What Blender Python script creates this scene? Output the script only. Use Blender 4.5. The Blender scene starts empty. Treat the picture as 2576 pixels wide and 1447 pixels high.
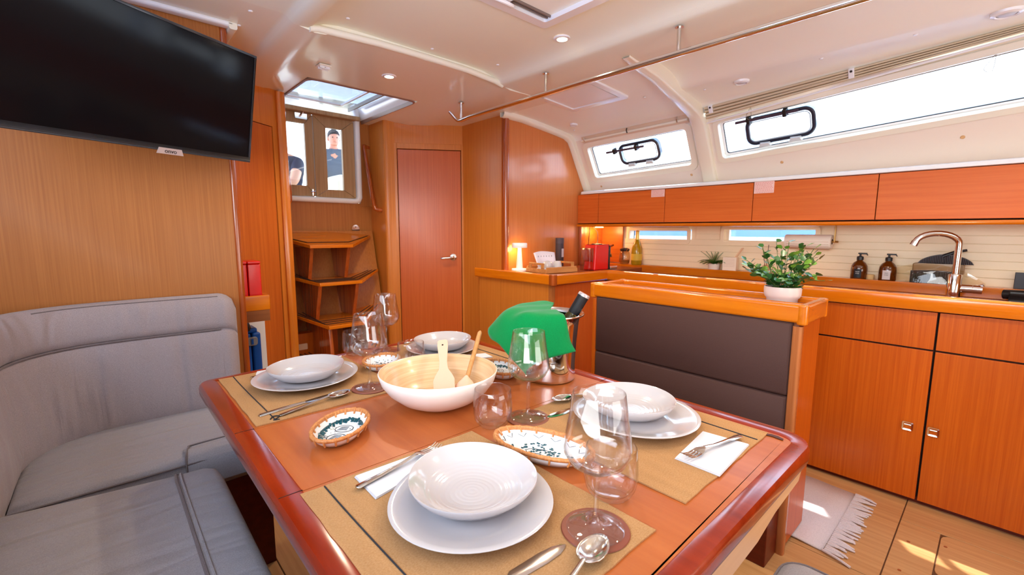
import bpy, bmesh, math, random
from mathutils import Vector, Matrix
random.seed(7)
PI = math.pi
C = bpy.context.scene.collection
SC = bpy.context.scene

# ------------------------------------------------------------------ camera
YAW, PIT, ROL = math.radians(42.5), math.radians(7.2), math.radians(0.2)
fw = Vector((math.sin(YAW)*math.cos(PIT), math.cos(YAW)*math.cos(PIT), -math.sin(PIT)))
rt = Vector((math.cos(YAW), -math.sin(YAW), 0)); up = rt.cross(fw)
r2 = rt*math.cos(ROL)+up*math.sin(ROL); u2 = -rt*math.sin(ROL)+up*math.cos(ROL)
cam = bpy.data.cameras.new('camera'); co = bpy.data.objects.new('camera', cam); C.objects.link(co)
cam.sensor_width = 36; cam.lens = 1130/2576*36; cam.clip_start = .02; cam.clip_end = 400
m = Matrix((( r2.x, u2.x, -fw.x, 0), (r2.y, u2.y, -fw.y, 0), (r2.z, u2.z, -fw.z, 1.25), (0, 0, 0, 1)))
co.matrix_world = m
SC.camera = co
cam.dof.use_dof = True; cam.dof.focus_distance = 1.15; cam.dof.aperture_fstop = 6.0

# ------------------------------------------------------------------ world, sun, daylight, exposure
w = bpy.data.worlds.new('world'); SC.world = w; w.use_nodes = True
wn, wl = w.node_tree.nodes, w.node_tree.links
bg = wn['Background']
tc = wn.new('ShaderNodeTexCoord'); sp = wn.new('ShaderNodeSeparateXYZ'); rp = wn.new('ShaderNodeValToRGB')
wl.new(tc.outputs['Generated'], sp.inputs[0]); wl.new(sp.outputs['Z'], rp.inputs[0]); wl.new(rp.outputs[0], bg.inputs[0])
rp.color_ramp.elements[0].position = 0.0; rp.color_ramp.elements[0].color = (.86, .93, 1, 1)
rp.color_ramp.elements[1].position = .9; rp.color_ramp.elements[1].color = (.42, .66, 1, 1)
bg.inputs[1].default_value = 5.5

def light(name, kind, loc, energy, color=(1, 1, 1), rot=None, size=None, sy=None, **k):
    l = bpy.data.lights.new(name, kind); l.energy = energy; l.color = color
    o = bpy.data.objects.new(name, l); C.objects.link(o); o.location = loc
    if rot is not None: o.rotation_euler = Vector(rot).to_track_quat('-Z', 'Y').to_euler()
    if size:
        l.size = size
        if sy: l.shape = 'RECTANGLE'; l.size_y = sy
    for a, b in k.items(): setattr(l, a, b)
    return o
light('sun', 'SUN', (6, 6, 9), 6.0, (1, .93, .82), rot=(-.35, -.58, -1), angle=.009)
# port window daylight and portals; the fore lamps are added fill, no opening there
light('port_window_light', 'AREA', (-.70, .1, 1.58), 22, (1, .99, .96), rot=(1, .3, 1.6), size=.42, sy=2.4)
light('fore_top_fill', 'AREA', (1.15, -1.2, 2.02), 3, (1, .97, .95), rot=(0, .15, -1), size=.6, sy=.6)  # added downward fill, the ceiling has no hatch here
light('companionway_portal', 'AREA', (1.24, 3.05, 2.20), 1, rot=(0, -.1, -1), size=.62, sy=.8).data.cycles.is_portal = True
light('fore_upward_fill', 'AREA', (1.4, -1.90, 1.2), 28, (1, .97, .93), rot=(0, 1, 1.15), size=1.6, sy=1.6)  # added fill aimed up at the ceiling, the fore wall is closed
for i, (x, y, z, sx, sy_, r) in enumerate([(2.98, .3, 1.86, .24, 1.8, (-.87, 0, -.49)), (2.99, 1.875, 1.82, .2, .78, (-.87, 0, -.49))]):
    light('starboard_window_portal', 'AREA', (x+.09, y, z+.05), 1, rot=r, size=sx, sy=sy_).data.cycles.is_portal = True
SC.view_settings.view_transform = 'Standard'; SC.view_settings.look = 'None'
SC.view_settings.exposure = 0.80; SC.view_settings.gamma = 1
cy = SC.cycles
cy.max_bounces = 10; cy.diffuse_bounces = 5; cy.glossy_bounces = 4; cy.transmission_bounces = 10; cy.transparent_max_bounces = 16
cy.use_denoising = True; cy.sample_clamp_indirect = 6; cy.blur_glossy = 1.0; cy.caustics_refractive = False; cy.caustics_reflective = False

# ------------------------------------------------------------------ mesh helpers
class MB:
    def __init__(s): s.v = []; s.f = []
    def add(s, vs, fs):
        n = len(s.v); s.v += [tuple(p) for p in vs]; s.f += [tuple(i+n for i in f) for f in fs]; return s
    def box(s, x0, x1, y0, y1, z0, z1):
        return s.hex([(x0,y0,z0),(x1,y0,z0),(x1,y1,z0),(x0,y1,z0),(x0,y0,z1),(x1,y0,z1),(x1,y1,z1),(x0,y1,z1)])
    def hex(s, p):
        return s.add(p, [(0,3,2,1),(4,5,6,7),(0,1,5,4),(1,2,6,5),(2,3,7,6),(3,0,4,7)])
    def prism(s, pts, a, b, fn=lambda u, v, w: (u, v, w)):
        n = len(pts)
        s.add([fn(u, v, a) for u, v in pts]+[fn(u, v, b) for u, v in pts],
              [tuple(range(n))[::-1], tuple(range(n, 2*n))]+[(i, (i+1) % n, n+(i+1) % n, n+i) for i in range(n)]); return s
    def grid(s, rows, cu=False, cv=False):
        R, K = len(rows), len(rows[0]); fs = []
        for i in range(R if cu else R-1):
            for j in range(K if cv else K-1):
                fs.append((i*K+j, i*K+(j+1) % K, ((i+1) % R)*K+(j+1) % K, ((i+1) % R)*K+j))
        return s.add([p for r in rows for p in r], fs)
    def lathe(s, prof, n=32, c=(0, 0, 0), rf=None, zf=None):
        rows = []
        for k in range(n):
            a = 2*PI*k/n; q = rf(a) if rf else 1
            rows.append([(c[0]+r*q*math.cos(a), c[1]+r*q*math.sin(a), c[2]+z+(zf(a, r) if zf else 0)) for r, z in prof])
        return s.grid(rows, cu=True)
    def tube(s, path, r, n=10, closed=False, flat=1.0):
        P = [Vector(p) for p in path]; rows = []; prev = None
        for i, p in enumerate(P):
            a = P[(i-1) % len(P)] if (closed or i) else P[0]; b = P[(i+1) % len(P)] if (closed or i < len(P)-1) else P[-1]
            t = (b-a).normalized()
            if prev is None:
                prev = t.cross(Vector((0, 0, 1)))
                if prev.length < .05: prev = t.cross(Vector((1, 0, 0)))
            nrm = (prev-t*prev.dot(t)).normalized(); prev = nrm; bn = t.cross(nrm)
            rr = r[i] if isinstance(r, (list, tuple)) else r
            rows.append([p+(nrm*math.cos(2*PI*k/n)+bn*math.sin(2*PI*k/n)*flat)*rr for k in range(n)])
        s.grid(rows, cu=closed, cv=True)
        if not closed:
            m0 = len(s.v)-len(P)*n
            s.f.append(tuple(range(m0, m0+n))[::-1]); s.f.append(tuple(range(len(s.v)-n, len(s.v))))
        return s
    def xf(s, M):
        s.v = [tuple(M @ Vector(p)) for p in s.v]; return s

def arc(cx, cy_, r, a0, a1, n=8):
    return [(cx+r*math.cos(math.radians(a0+(a1-a0)*i/n)), cy_+r*math.sin(math.radians(a0+(a1-a0)*i/n))) for i in range(n+1)]
def rrect(x0, x1, y0, y1, r, n=5):
    return arc(x1-r, y1-r, r, 0, 90, n)+arc(x0+r, y1-r, r, 90, 180, n)+arc(x0+r, y0+r, r, 180, 270, n)+arc(x1-r, y0+r, r, 270, 360, n)
def spline(pts, n=6):
    P = [Vector(p) for p in pts]; P = [P[0]*2-P[1]]+P+[P[-1]*2-P[-2]]; out = []
    for i in range(1, len(P)-2):
        for k in range(n):
            t = k/n; a, b, c, d = P[i-1:i+3]
            out.append(.5*((2*b)+(c-a)*t+(2*a-5*b+4*c-d)*t*t+(3*b-a-3*c+d)*t**3))
    return out+[P[-2]]

WM = {}
def T(name, label, cat, loc=(0, 0, 0), rz=0, group=None):
    o = bpy.data.objects.new(name, None); C.objects.link(o); o.location = loc; o.rotation_euler = (0, 0, rz)
    o.empty_display_size = .05
    o['label'] = label; o['category'] = cat
    if group: o['group'] = group
    WM[o.name] = Matrix.Translation(loc) @ Matrix.Rotation(rz, 4, 'Z')
    return o
def O(name, mb, mat, parent=None, bevel=0, seg=2, smooth=True, local=False, sub=0, label=None, cat=None, group=None, kind=None, angle=40, solid=0):
    me = bpy.data.meshes.new(name)
    vs = mb.v; M = Matrix.Identity(4)
    if parent is not None:
        M = WM[parent.name]
        if not local:
            Mi = M.inverted(); vs = [Mi @ Vector(p) for p in vs]
    elif kind != 'structure' or True:
        if not local:
            xs = [p[0] for p in vs]; ys = [p[1] for p in vs]; zs = [p[2] for p in vs]
            L = Vector(((min(xs)+max(xs))/2, (min(ys)+max(ys))/2, min(zs)))
            vs = [Vector(p)-L for p in vs]; M = Matrix.Translation(L)
    me.from_pydata([tuple(p) for p in vs], [], mb.f)
    bm = bmesh.new(); bm.from_mesh(me); bmesh.ops.remove_doubles(bm, verts=bm.verts, dist=1e-6)
    bmesh.ops.recalc_face_normals(bm, faces=bm.faces); bm.to_mesh(me); bm.free()
    me.materials.append(mat)
    o = bpy.data.objects.new(name, me); C.objects.link(o)
    if parent is not None: o.parent = parent; WM[o.name] = M
    else: o.location = M.translation; WM[o.name] = M
    if solid:
        sm = o.modifiers.new('solid', 'SOLIDIFY'); sm.thickness = solid; sm.offset = 0
    if bevel:
        b = o.modifiers.new('bevel', 'BEVEL'); b.width = bevel; b.segments = seg; b.limit_method = 'ANGLE'; b.angle_limit = math.radians(35)
    if sub:
        sbm = o.modifiers.new('sub', 'SUBSURF'); sbm.levels = sub; sbm.render_levels = sub
    if smooth:
        me.shade_smooth()
        if not sub: me.set_sharp_from_angle(angle=math.radians(angle)) if not bevel else None
        if bevel:
            wnm = o.modifiers.new('wn', 'WEIGHTED_NORMAL'); wnm.keep_sharp = True
    if label: o['label'] = label
    if cat: o['category'] = cat
    if group: o['group'] = group
    if kind: o['kind'] = kind
    return o
def dup(root, loc, rz, label=None):
    r = root.copy(); C.objects.link(r); r.location = loc; r.rotation_euler = (0, 0, rz)
    if label: r['label'] = label
    for ch in list(root.children):
        c = ch.copy(); C.objects.link(c); c.parent = r
        for g in list(ch.children):
            d = g.copy(); C.objects.link(d); d.parent = c
    return r

# ------------------------------------------------------------------ materials
def mat(name, col, rough=.5, metal=0, coat=0, trans=0, emit=0, ior=1.45, sheen=0, bump=None, spec=.5):
    m = bpy.data.materials.new(name); m.use_nodes = True; n = m.node_tree.nodes; b = n['Principled BSDF']
    b.inputs['Base Color'].default_value = (*col, 1); b.inputs['Roughness'].default_value = rough
    b.inputs['Metallic'].default_value = metal; b.inputs['Coat Weight'].default_value = coat; b.inputs['Coat Roughness'].default_value = .12
    b.inputs['Transmission Weight'].default_value = trans; b.inputs['IOR'].default_value = ior
    b.inputs['Specular IOR Level'].default_value = spec
    if sheen: b.inputs['Sheen Weight'].default_value = sheen
    if emit: b.inputs['Emission Color'].default_value = (*col, 1); b.inputs['Emission Strength'].default_value = emit
    if bump:
        sc, st = bump; l = m.node_tree.links; t = n.new('ShaderNodeTexCoord'); z = n.new('ShaderNodeTexNoise'); z.inputs['Scale'].default_value = sc
        z.inputs['Detail'].default_value = 3; bp = n.new('ShaderNodeBump'); bp.inputs['Strength'].default_value = st; bp.inputs['Distance'].default_value = .002
        l.new(t.outputs['Object'], z.inputs['Vector']); l.new(z.outputs[0], bp.inputs['Height']); l.new(bp.outputs[0], b.inputs['Normal'])
    return m
def srgb(r, g, b):
    f = lambda c: (c/255/12.92) if c/255 <= .04045 else ((c/255+.055)/1.055)**2.4
    return (f(r), f(g), f(b))
def two(name, ca, cb, scale, rough=.35, coat=.25, lo=.28, hi=.72, detail=5, bump=.08, dist=.0006, spec=.5, cloud=None, sheen=0):
    """noise stretched by a per-axis scale mixes two colours: wood grain, cloth slubs, turned bamboo"""
    m = bpy.data.materials.new(name); m.use_nodes = True; n = m.node_tree.nodes; l = m.node_tree.links; b = n['Principled BSDF']
    t = n.new('ShaderNodeTexCoord'); mp = n.new('ShaderNodeMapping'); mp.inputs['Scale'].default_value = scale
    z = n.new('ShaderNodeTexNoise'); z.inputs['Scale'].default_value = 1; z.inputs['Detail'].default_value = detail; z.inputs['Roughness'].default_value = .6
    rr = n.new('ShaderNodeValToRGB'); rr.color_ramp.elements[0].position = lo; rr.color_ramp.elements[0].color = (*ca, 1)
    rr.color_ramp.elements[1].position = hi; rr.color_ramp.elements[1].color = (*cb, 1)
    l.new(t.outputs['Object'], mp.inputs[0]); l.new(mp.outputs[0], z.inputs['Vector']); l.new(z.outputs[0], rr.inputs[0])
    out = rr.outputs[0]
    if cloud:
        z2 = n.new('ShaderNodeTexNoise'); z2.inputs['Scale'].default_value = cloud[0]; z2.inputs['Detail'].default_value = 3
        mp2 = n.new('ShaderNodeMapping'); mp2.inputs['Scale'].default_value = cloud[2]; l.new(t.outputs['Object'], mp2.inputs[0]); l.new(mp2.outputs[0], z2.inputs['Vector'])
        r3 = n.new('ShaderNodeValToRGB'); r3.color_ramp.elements[0].position = .35; r3.color_ramp.elements[1].position = .7
        v = 1-cloud[1]; r3.color_ramp.elements[0].color = (v, v, v, 1)
        mx = n.new('ShaderNodeMix'); mx.data_type = 'RGBA'; mx.blend_type = 'MULTIPLY'; mx.inputs[0].default_value = 1
        l.new(z2.outputs[0], r3.inputs[0]); l.new(out, mx.inputs[6]); l.new(r3.outputs[0], mx.inputs[7]); out = mx.outputs[2]
    l.new(out, b.inputs['Base Color'])
    b.inputs['Roughness'].default_value = rough; b.inputs['Coat Weight'].default_value = coat; b.inputs['Coat Roughness'].default_value = .15
    b.inputs['Specular IOR Level'].default_value = spec
    if sheen: b.inputs['Sheen Weight'].default_value = sheen
    if bump:
        bp = n.new('ShaderNodeBump'); bp.inputs['Strength'].default_value = bump; bp.inputs['Distance'].default_value = dist
        l.new(z.outputs[0], bp.inputs['Height']); l.new(bp.outputs[0], b.inputs['Normal'])
    return m
def wood(name, ca, cb, ax, f=70, **k):
    s = [f, f, f]; s['xyz'.index(ax)] = 2.0
    k.setdefault('coat', .12); k.setdefault('spec', .28); return two(name, ca, cb, s, cloud=(1.0, .16, [1.2 if i != 'xyz'.index(ax) else .35 for i in range(3)]), **k)
A1, A2 = srgb(182, 78, 10), srgb(208, 103, 22)        # satin teak veneer
B1, B2 = srgb(166, 98, 42), srgb(190, 120, 58)        # browner veneer of the big bulkheads
D1, D2 = srgb(208, 104, 6), srgb(232, 132, 20)        # varnished solid trim
WZ = wood('teak_vertical', A1, A2, 'z', rough=.33, f=130)
WYE = wood('teak_golden', srgb(204, 116, 38), srgb(224, 138, 56), 'z', rough=.33, f=130)
WY = wood('teak_lengthwise', A1, A2, 'y', rough=.30)
WX = wood('teak_crosswise', A1, A2, 'x', rough=.30)
WB = wood('bulkhead_veneer', B1, B2, 'z', rough=.42, f=170, coat=.08)
WDOOR = wood('door_veneer', srgb(194, 88, 28), srgb(214, 108, 46), 'z', rough=.30, f=150)
WUP = wood('locker_veneer', srgb(212, 100, 34), srgb(230, 120, 52), 'y', rough=.45, coat=.03, spec=.2, f=60)
VY = wood('varnished_rail_lengthwise', D1, D2, 'y', rough=.16, coat=.8, f=28)
VX = wood('varnished_rail_crosswise', D1, D2, 'x', rough=.16, coat=.8, f=28)
VZ = wood('varnished_post', srgb(140, 60, 18), srgb(196, 96, 34), 'z', rough=.18, coat=.8, f=40)
TT = wood('table_veneer', srgb(172, 86, 36), srgb(192, 106, 52), 'y', rough=.34, coat=.15, f=30)
TR = wood('table_rim_mahogany', srgb(112, 22, 4), srgb(156, 46, 12), 'y', rough=.18, coat=.6, f=18)
FL = wood('floor_teak', srgb(180, 132, 84), srgb(206, 160, 110), 'y', rough=.32, f=55)
WTOP = wood('worktop_brown', srgb(142, 74, 36), srgb(166, 92, 50), 'y', rough=.35, f=60)
WGREY = wood('weathered_door_teak', srgb(164, 126, 84), srgb(198, 160, 116), 'z', rough=.5, coat=0, f=60)
DARK = mat('dark_gap', srgb(40, 14, 6), .8)
DRED = wood('plinth_mahogany', srgb(86, 22, 10), srgb(112, 34, 16), 'y', rough=.4, f=40)
GEL = mat('gelcoat_white', srgb(240, 234, 214), .28, coat=.35)
LIN = mat('headliner_cream', srgb(240, 236, 216), .55, bump=(300, .15))
LINW = mat('headliner_white', srgb(246, 245, 234), .5, bump=(300, .1))
LINP = mat('window_wall_cream', srgb(238, 224, 208), .5, bump=(300, .12))
TRIMW = mat('white_trim', srgb(238, 238, 238), .25, coat=.3)
SPL = mat('cream_splashboard', srgb(252, 234, 198), .4)
CHR = mat('chrome', (.82, .80, .80), .08, 1)
STEEL = mat('stainless', (.70, .67, .64), .16, 1)
BLK = mat('black_plastic', (.012, .012, .014), .35)
BLKG = mat('tv_screen', (.005, .004, .005), .10, spec=.10)
WHT = mat('white_plastic', srgb(240, 240, 242), .4)
PAPER = mat('white_paper', srgb(216, 214, 220), .7)
def cloth(name, ca, cb, f=420, bump=.5, dist=.0008, wr=0):
    m = two(name, ca, cb, (f, f, f), rough=.95, coat=0, bump=0, detail=2, spec=.15, sheen=.15)
    n = m.node_tree.nodes; l = m.node_tree.links; b = n['Principled BSDF']
    t = n.new('ShaderNodeTexCoord'); z = n.new('ShaderNodeTexNoise'); z.inputs['Scale'].default_value = f; bp = n.new('ShaderNodeBump')
    bp.inputs['Strength'].default_value = bump; bp.inputs['Distance'].default_value = dist
    l.new(t.outputs['Object'], z.inputs['Vector']); l.new(z.outputs[0], bp.inputs['Height']); l.new(bp.outputs[0], b.inputs['Normal'])
    if wr:
        mp = n.new('ShaderNodeMapping'); mp.inputs['Scale'].default_value = wr[0]; z2 = n.new('ShaderNodeTexNoise'); z2.inputs['Scale'].default_value = 1
        z2.inputs['Detail'].default_value = 1; z2.inputs['Distortion'].default_value = .6
        b2 = n.new('ShaderNodeBump'); b2.inputs['Strength'].default_value = wr[1]; b2.inputs['Distance'].default_value = .03
        l.new(t.outputs['Object'], mp.inputs[0]); l.new(mp.outputs[0], z2.inputs['Vector']); l.new(z2.outputs[0], b2.inputs['Height'])
        l.new(b2.outputs[0], bp.inputs['Normal'])
    return m
FABL = cloth('grey_fabric_back', srgb(142, 130, 134), srgb(164, 152, 156), wr=((11, 11, 1.5), .95), bump=.25)
FAB = cloth('grey_fabric_seat', srgb(136, 130, 136), srgb(158, 152, 158), wr=((3.0, 20, 3), .50), bump=.25)
FABD = cloth('fabric_piping', srgb(100, 90, 92), srgb(120, 108, 110))
LEA = mat('brown_leather', srgb(78, 54, 50), .65, spec=.25, bump=(500, .4))
def glass(name, tint=(1, 1, 1), refl=1.0, ior=1.45):
    m = bpy.data.materials.new(name); m.use_nodes = True; n = m.node_tree.nodes; l = m.node_tree.links
    n.remove(n['Principled BSDF']); o = n['Material Output']
    a = n.new('ShaderNodeBsdfTransparent'); a.inputs[0].default_value = (*tint, 1); g = n.new('ShaderNodeBsdfGlossy'); g.inputs['Roughness'].default_value = .02
    x = n.new('ShaderNodeMixShader'); fr = n.new('ShaderNodeLayerWeight'); fr.inputs[0].default_value = .5
    pw = n.new('ShaderNodeMath'); pw.operation = 'POWER'; pw.inputs[1].default_value = 3.6; l.new(fr.outputs['Facing'], pw.inputs[0])
    mu = n.new('ShaderNodeMath'); mu.operation = 'MULTIPLY_ADD'; mu.inputs[1].default_value = .8*refl; mu.inputs[2].default_value = .055*refl
    l.new(pw.outputs[0], mu.inputs[0]); l.new(mu.outputs[0], x.inputs[0]); l.new(a.outputs[0], x.inputs[1]); l.new(g.outputs[0], x.inputs[2]); l.new(x.outputs[0], o.inputs[0])
    return m
PANE = glass('window_glass', (.95, .98, 1))
SMOKE = glass('acrylic_hatch', (.80, .82, .86), .5)
GLS = glass('clear_glass', (.988, .984, .984), 1.15, 1.5)

# ================================================================== THE SETTING
S = dict(kind='structure')
YB = 2.26      # bulkhead behind the sofa
YG = 2.42      # bulkhead at the end of the galley
# floor: boards with recessed joints
fl = O('floor', MB().box(-.9, 3.4, -2.1, 3.7, -.05, -.004), mat('joint_brown', srgb(96, 60, 34), .8), **S)
def panel(x0, x1, y0, y1, r=.002):
    return MB().prism(rrect(x0, x1, y0, y1, r, 3), -.02, 0)
O('board', panel(1.98, 2.75, .196, 1.9), FL, fl, bevel=.0015)
O('board', panel(1.98, 2.75, 1.904, 3.5), FL, fl, bevel=.0015)
for i, (a, b) in enumerate(((-.9, -.3), (-.296, .4), (.404, 1.1), (1.104, 1.976))):
    O('board', panel(a, b, .62, 3.5), FL, fl, bevel=.0015)
    O('board', panel(a, b, -2.0, .616), FL, fl, bevel=.0015)
O('board', panel(2.497, 2.75, -2.0, .192), FL, fl, bevel=.0015)
O('board', panel(1.98, 2.493, .066, .192), FL, fl, bevel=.0015)
O('board', panel(1.98, 2.162, -2.0, .062), FL, fl, bevel=.0015)
O('board', panel(2.166, 2.493, -1.2, .062, .035), FL, fl, bevel=.0015)
for p in ((2.33, .15), (2.40, .045), (2.10, .15)):
    O('screw_cap', MB().lathe([(0, .0), (.006, .0), (.006, .001), (0, .001)], 10, (p[0], p[1], 0)), WTOP, fl)

# deck above the headliner, open over the companionway
O('roof', MB().box(-.9, .90, -2.2, 3.8, 2.20, 2.24).box(1.60, 2.84, -2.2, 3.8, 2.20, 2.24).box(.90, 1.60, -2.2, 2.62, 2.20, 2.24).box(.90, 1.60, 3.56, 3.8, 2.20, 2.24), GEL, **S)
# outer shell of the boat around the cabin
O('wall_port', MB().box(-.80, -.76, -2.1, 2.3, 0, 1.30).box(-.80, -.76, -2.1, 2.3, 1.86, 2.12).box(-.80, -.76, -2.1, -1.3, 1.30, 1.86).box(-.80, -.76, 1.45, 2.3, 1.30, 1.86), LIN, **S)
O('wall_fore', MB().box(-.8, 3.6, -2.14, -2.1, 0, 2.25), WB, **S)
O('wall_fore_galley', MB().box(2.3, 3.4, -1.12, -1.08, 0, 2.25), WB, **S)
O('wall_outer_aft', MB().box(-.8, .62, 3.62, 3.66, 0, 2.3).box(1.9, 3.4, 3.62, 3.66, 0, 2.3), LIN, **S)
O('wall_outer_nav', MB().box(-.80, -.76, 2.3, 3.66, 0, 2.2), LIN, **S)
# bulkhead behind the sofa (the TV hangs in front of it)
O('wall_aft', MB().box(-.80, .445, YB, YB+.035, 0, 2.10), WB, **S)
O('trim_1', MB().prism(rrect(.435, .462, YB-.006, YB+.041, .010, 3), 0, 2.085), VZ, **S)
O('trim_2', MB().prism(rrect(YB-.050, YB-.002, 2.072, 2.094, .010, 3), -.76, .475, lambda u, v, w: (w, u, v)), TRIMW, **S)
O('trim_3', MB().prism(rrect(.462, .492, 2.062, 2.092, .008, 3), YB-.05, 2.9, lambda u, v, w: (u, w, v)), LIN, **S)

# ceiling of the saloon: one profile run fore and aft
def prof(pts, y0, y1, n=1, zo=None):
    rows = [[(x, y0+(y1-y0)*k/n, z+(zo(x, y0+(y1-y0)*k/n) if zo else 0)) for x, z in pts] for k in range(n+1)]
    return MB().grid(rows)
cen = [(-.8, 2.088), (.60, 2.088), (.615, 2.084), (.625, 2.072), (.64, 2.062), (.66, 2.060), (.695, 2.062), (.705, 2.066), (.72, 2.078), (.76, 2.094), (.82, 2.104), (.9, 2.107),
       (1.5, 2.107), (1.60, 2.103), (1.66, 2.092), (1.70, 2.074), (1.715, 2.058), (1.74, 2.052), (1.80, 2.052), (1.88, 2.048), (1.96, 2.048), (2.0, 2.052)]
hx0, hx1, hy0, hy1 = .78, 1.43, .55, 1.365
def cut(pts, x): # split a profile at x
    for i in range(len(pts)-1):
        if pts[i][0] <= x < pts[i+1][0]:
            t = (x-pts[i][0])/(pts[i+1][0]-pts[i][0]); z = pts[i][1]+t*(pts[i+1][1]-pts[i][1])
            return pts[:i+1]+[(x, z)], [(x, z)]+pts[i+1:]
L_, R_ = cut(cen, hx0); _, R_ = cut(R_, hx1)
cm = prof(cen, -2.1, hy0); cm2 = prof(L_, hy0, hy1); cm3 = prof(R_, hy0, hy1); cm4 = prof(cen, hy1, 1.985)
for q in (cm2, cm3, cm4): cm.add(q.v, q.f)
O('ceiling', cm, LIN, smooth=True, angle=60, **S)
aft = [(-.8, 2.088), (.60, 2.088), (.615, 2.084), (.625, 2.072), (.64, 2.062), (.66, 2.060), (.695, 2.055), (.72, 2.050), (.76, 2.054), (.80, 2.064), (.86, 2.070), (.91, 2.071), (1.585, 2.071), (1.66, 2.068), (1.74, 2.056), (1.80, 2.044), (1.86, 2.044), (1.96, 2.046), (2.0, 2.052), (2.16, 2.052)]
La, Ra = cut(aft, .905); Ma, Ra = cut(Ra, 1.585)
ca = prof(La, 1.985, 3.7); c2 = prof(Ra, 1.985, 3.7); c3 = prof(Ma, 1.985, 2.63)
for q in (c2, c3): ca.add(q.v, q.f)
O('ceiling_aft', ca, GEL, angle=60, **S)
def zp(pts, x):
    for i in range(len(pts)-1):
        if pts[i][0] <= x <= pts[i+1][0]: return pts[i][1]+(pts[i+1][1]-pts[i][1])*(x-pts[i][0])/max(1e-9, pts[i+1][0]-pts[i][0])
    return pts[-1][1]
O('ceiling_step', MB().grid([[(x_, 1.985, zp(cen, x_)), (x_, 1.985, zp(aft, x_))] for x_ in sorted(set([p[0] for p in cen]+[p[0] for p in aft if p[0] < 2.0]))]), LIN, **S)
O('trim_4', MB().tube([(.70, 1.985, 2.062), (.735, 1.985, 2.070), (1.0, 1.985, 2.083), (1.25, 1.985, 2.086), (1.5, 1.985, 2.083), (1.68, 1.985, 2.070), (1.74, 1.985, 2.058)], .015, 10), LIN, **S)
# recessed patch for the fridge-style catch behind the hatch
ct = T('ceiling_catch', 'small cream catch on the ceiling in front of the sliding hatch', 'catch', (.905, 2.39, 2.05))
O('plate', MB().prism(rrect(.875, .935, 2.36, 2.42, .008), 2.061, 2.068), GEL, ct, bevel=.002)
O('latch', MB().box(.88, .93, 2.372, 2.382, 2.050, 2.062).box(.88, .93, 2.398, 2.408, 2.050, 2.062).box(.900, .910, 2.372, 2.408, 2.052, 2.060), TRIMW, ct, bevel=.002)

# overhead hatch with its blind cassette
hh = T('overhead_hatch', 'overhead hatch with closed cream blind and dark slot, ceiling above table', 'hatch', (1.1, .95, 2.08))
ring = MB()
for a, b in ((rrect(hx0-.035, hx1+.035, hy0-.035, hy1+.035, .02), rrect(hx0+.005, hx1-.012, hy0+.005, hy1-.012, .012)),):
    rows = []
    for (pa, pb) in zip(a, b):
        rows.append([(pa[0], pa[1], 2.108), (pa[0]*.985+pb[0]*.015, pa[1]*.985+pb[1]*.015, 2.096), (pb[0], pb[1], 2.094), (pb[0], pb[1], 2.135)])
    ring.grid(rows, cu=True)
O('frame', ring, TRIMW, hh, angle=30)
O('blind', MB().box(hx0, hx1, hy0, hy1-.045, 2.112, 2.116), LINW, hh)
O('slot', MB().box(hx0, hx1, hy1-.045, hy1, 2.122, 2.126), BLK, hh)
for k in range(2): O('rail', MB().box(hx0+.005, hx1-.012, hy1-.044+.016*k, hy1-.038+.016*k, 2.104, 2.120), mat('grey_rail%d' % k, srgb(120, 104, 96), .4), hh)
O('handle', MB().tube(spline([(1.235, 1.357, 2.100), (1.21, 1.325, 2.083), (1.17, 1.318, 2.080), (1.13, 1.325, 2.083), (1.10, 1.357, 2.100)], 5), .007, 8).box(1.14, 1.20, 1.30, 1.345, 2.094, 2.102), WHT, hh)

# galley ceiling aft of the rib, with outer edge meeting the window wall
gal = [(2.0, 2.052), (2.03, 2.062), (2.08, 2.064), (2.4, 2.044), (2.70, 2.012), (2.79, 2.0), (2.83, 1.985), (2.855, 1.955)]
gx0, gx1, gy0, gy1 = 2.07, 2.36, 1.62, 1.99
La, Rr = cut(gal, gx0); Mm, Ra = cut(Rr, gx1)
g = prof(La, 1.33, YG+.03); g2 = prof(Ra, 1.33, YG+.03); g3 = prof(Mm, 1.33, gy0); g4 = prof(Mm, gy1, YG+.03)
for q in (g2, g3, g4): g.add(q.v, q.f)
O('ceiling_galley', g, LINW, angle=60, **S)
gh = T('galley_hatch', 'small white ceiling hatch over the galley end counter', 'hatch', (2.21, 1.8, 2.05))
rows = []
zf_ = lambda x: 2.064-.0625*(x-2.08)
for pa, pb in zip(rrect(gx0-.03, gx1+.035, gy0-.035, gy1+.03, .02), rrect(gx0+.004, gx1-.004, gy0+.004, gy1-.004, .006)):
    rows.append([(pa[0], pa[1], zf_(pa[0])+.002), (pa[0]*.97+pb[0]*.03, pa[1]*.97+pb[1]*.03, zf_(pa[0])-.010), (pb[0], pb[1], zf_(pb[0])-.010), (pb[0], pb[1], zf_(pb[0])+.05)])
O('frame', MB().grid(rows, cu=True), TRIMW, gh, angle=30)
O('cover', MB().hex([(gx0, 1.642, zf_(gx0)-.003), (gx1, 1.642, zf_(gx1)-.003), (gx1, gy1, zf_(gx1)-.003), (gx0, gy1, zf_(gx0)-.003), (gx0, 1.642, zf_(gx0)+.003), (gx1, 1.642, zf_(gx1)+.003), (gx1, gy1, zf_(gx1)+.003), (gx0, gy1, zf_(gx0)+.003)]), WHT, gh)
O('slot', MB().box(gx0, gx1, gy0, 1.65, 2.082, 2.086), BLK, gh)

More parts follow.
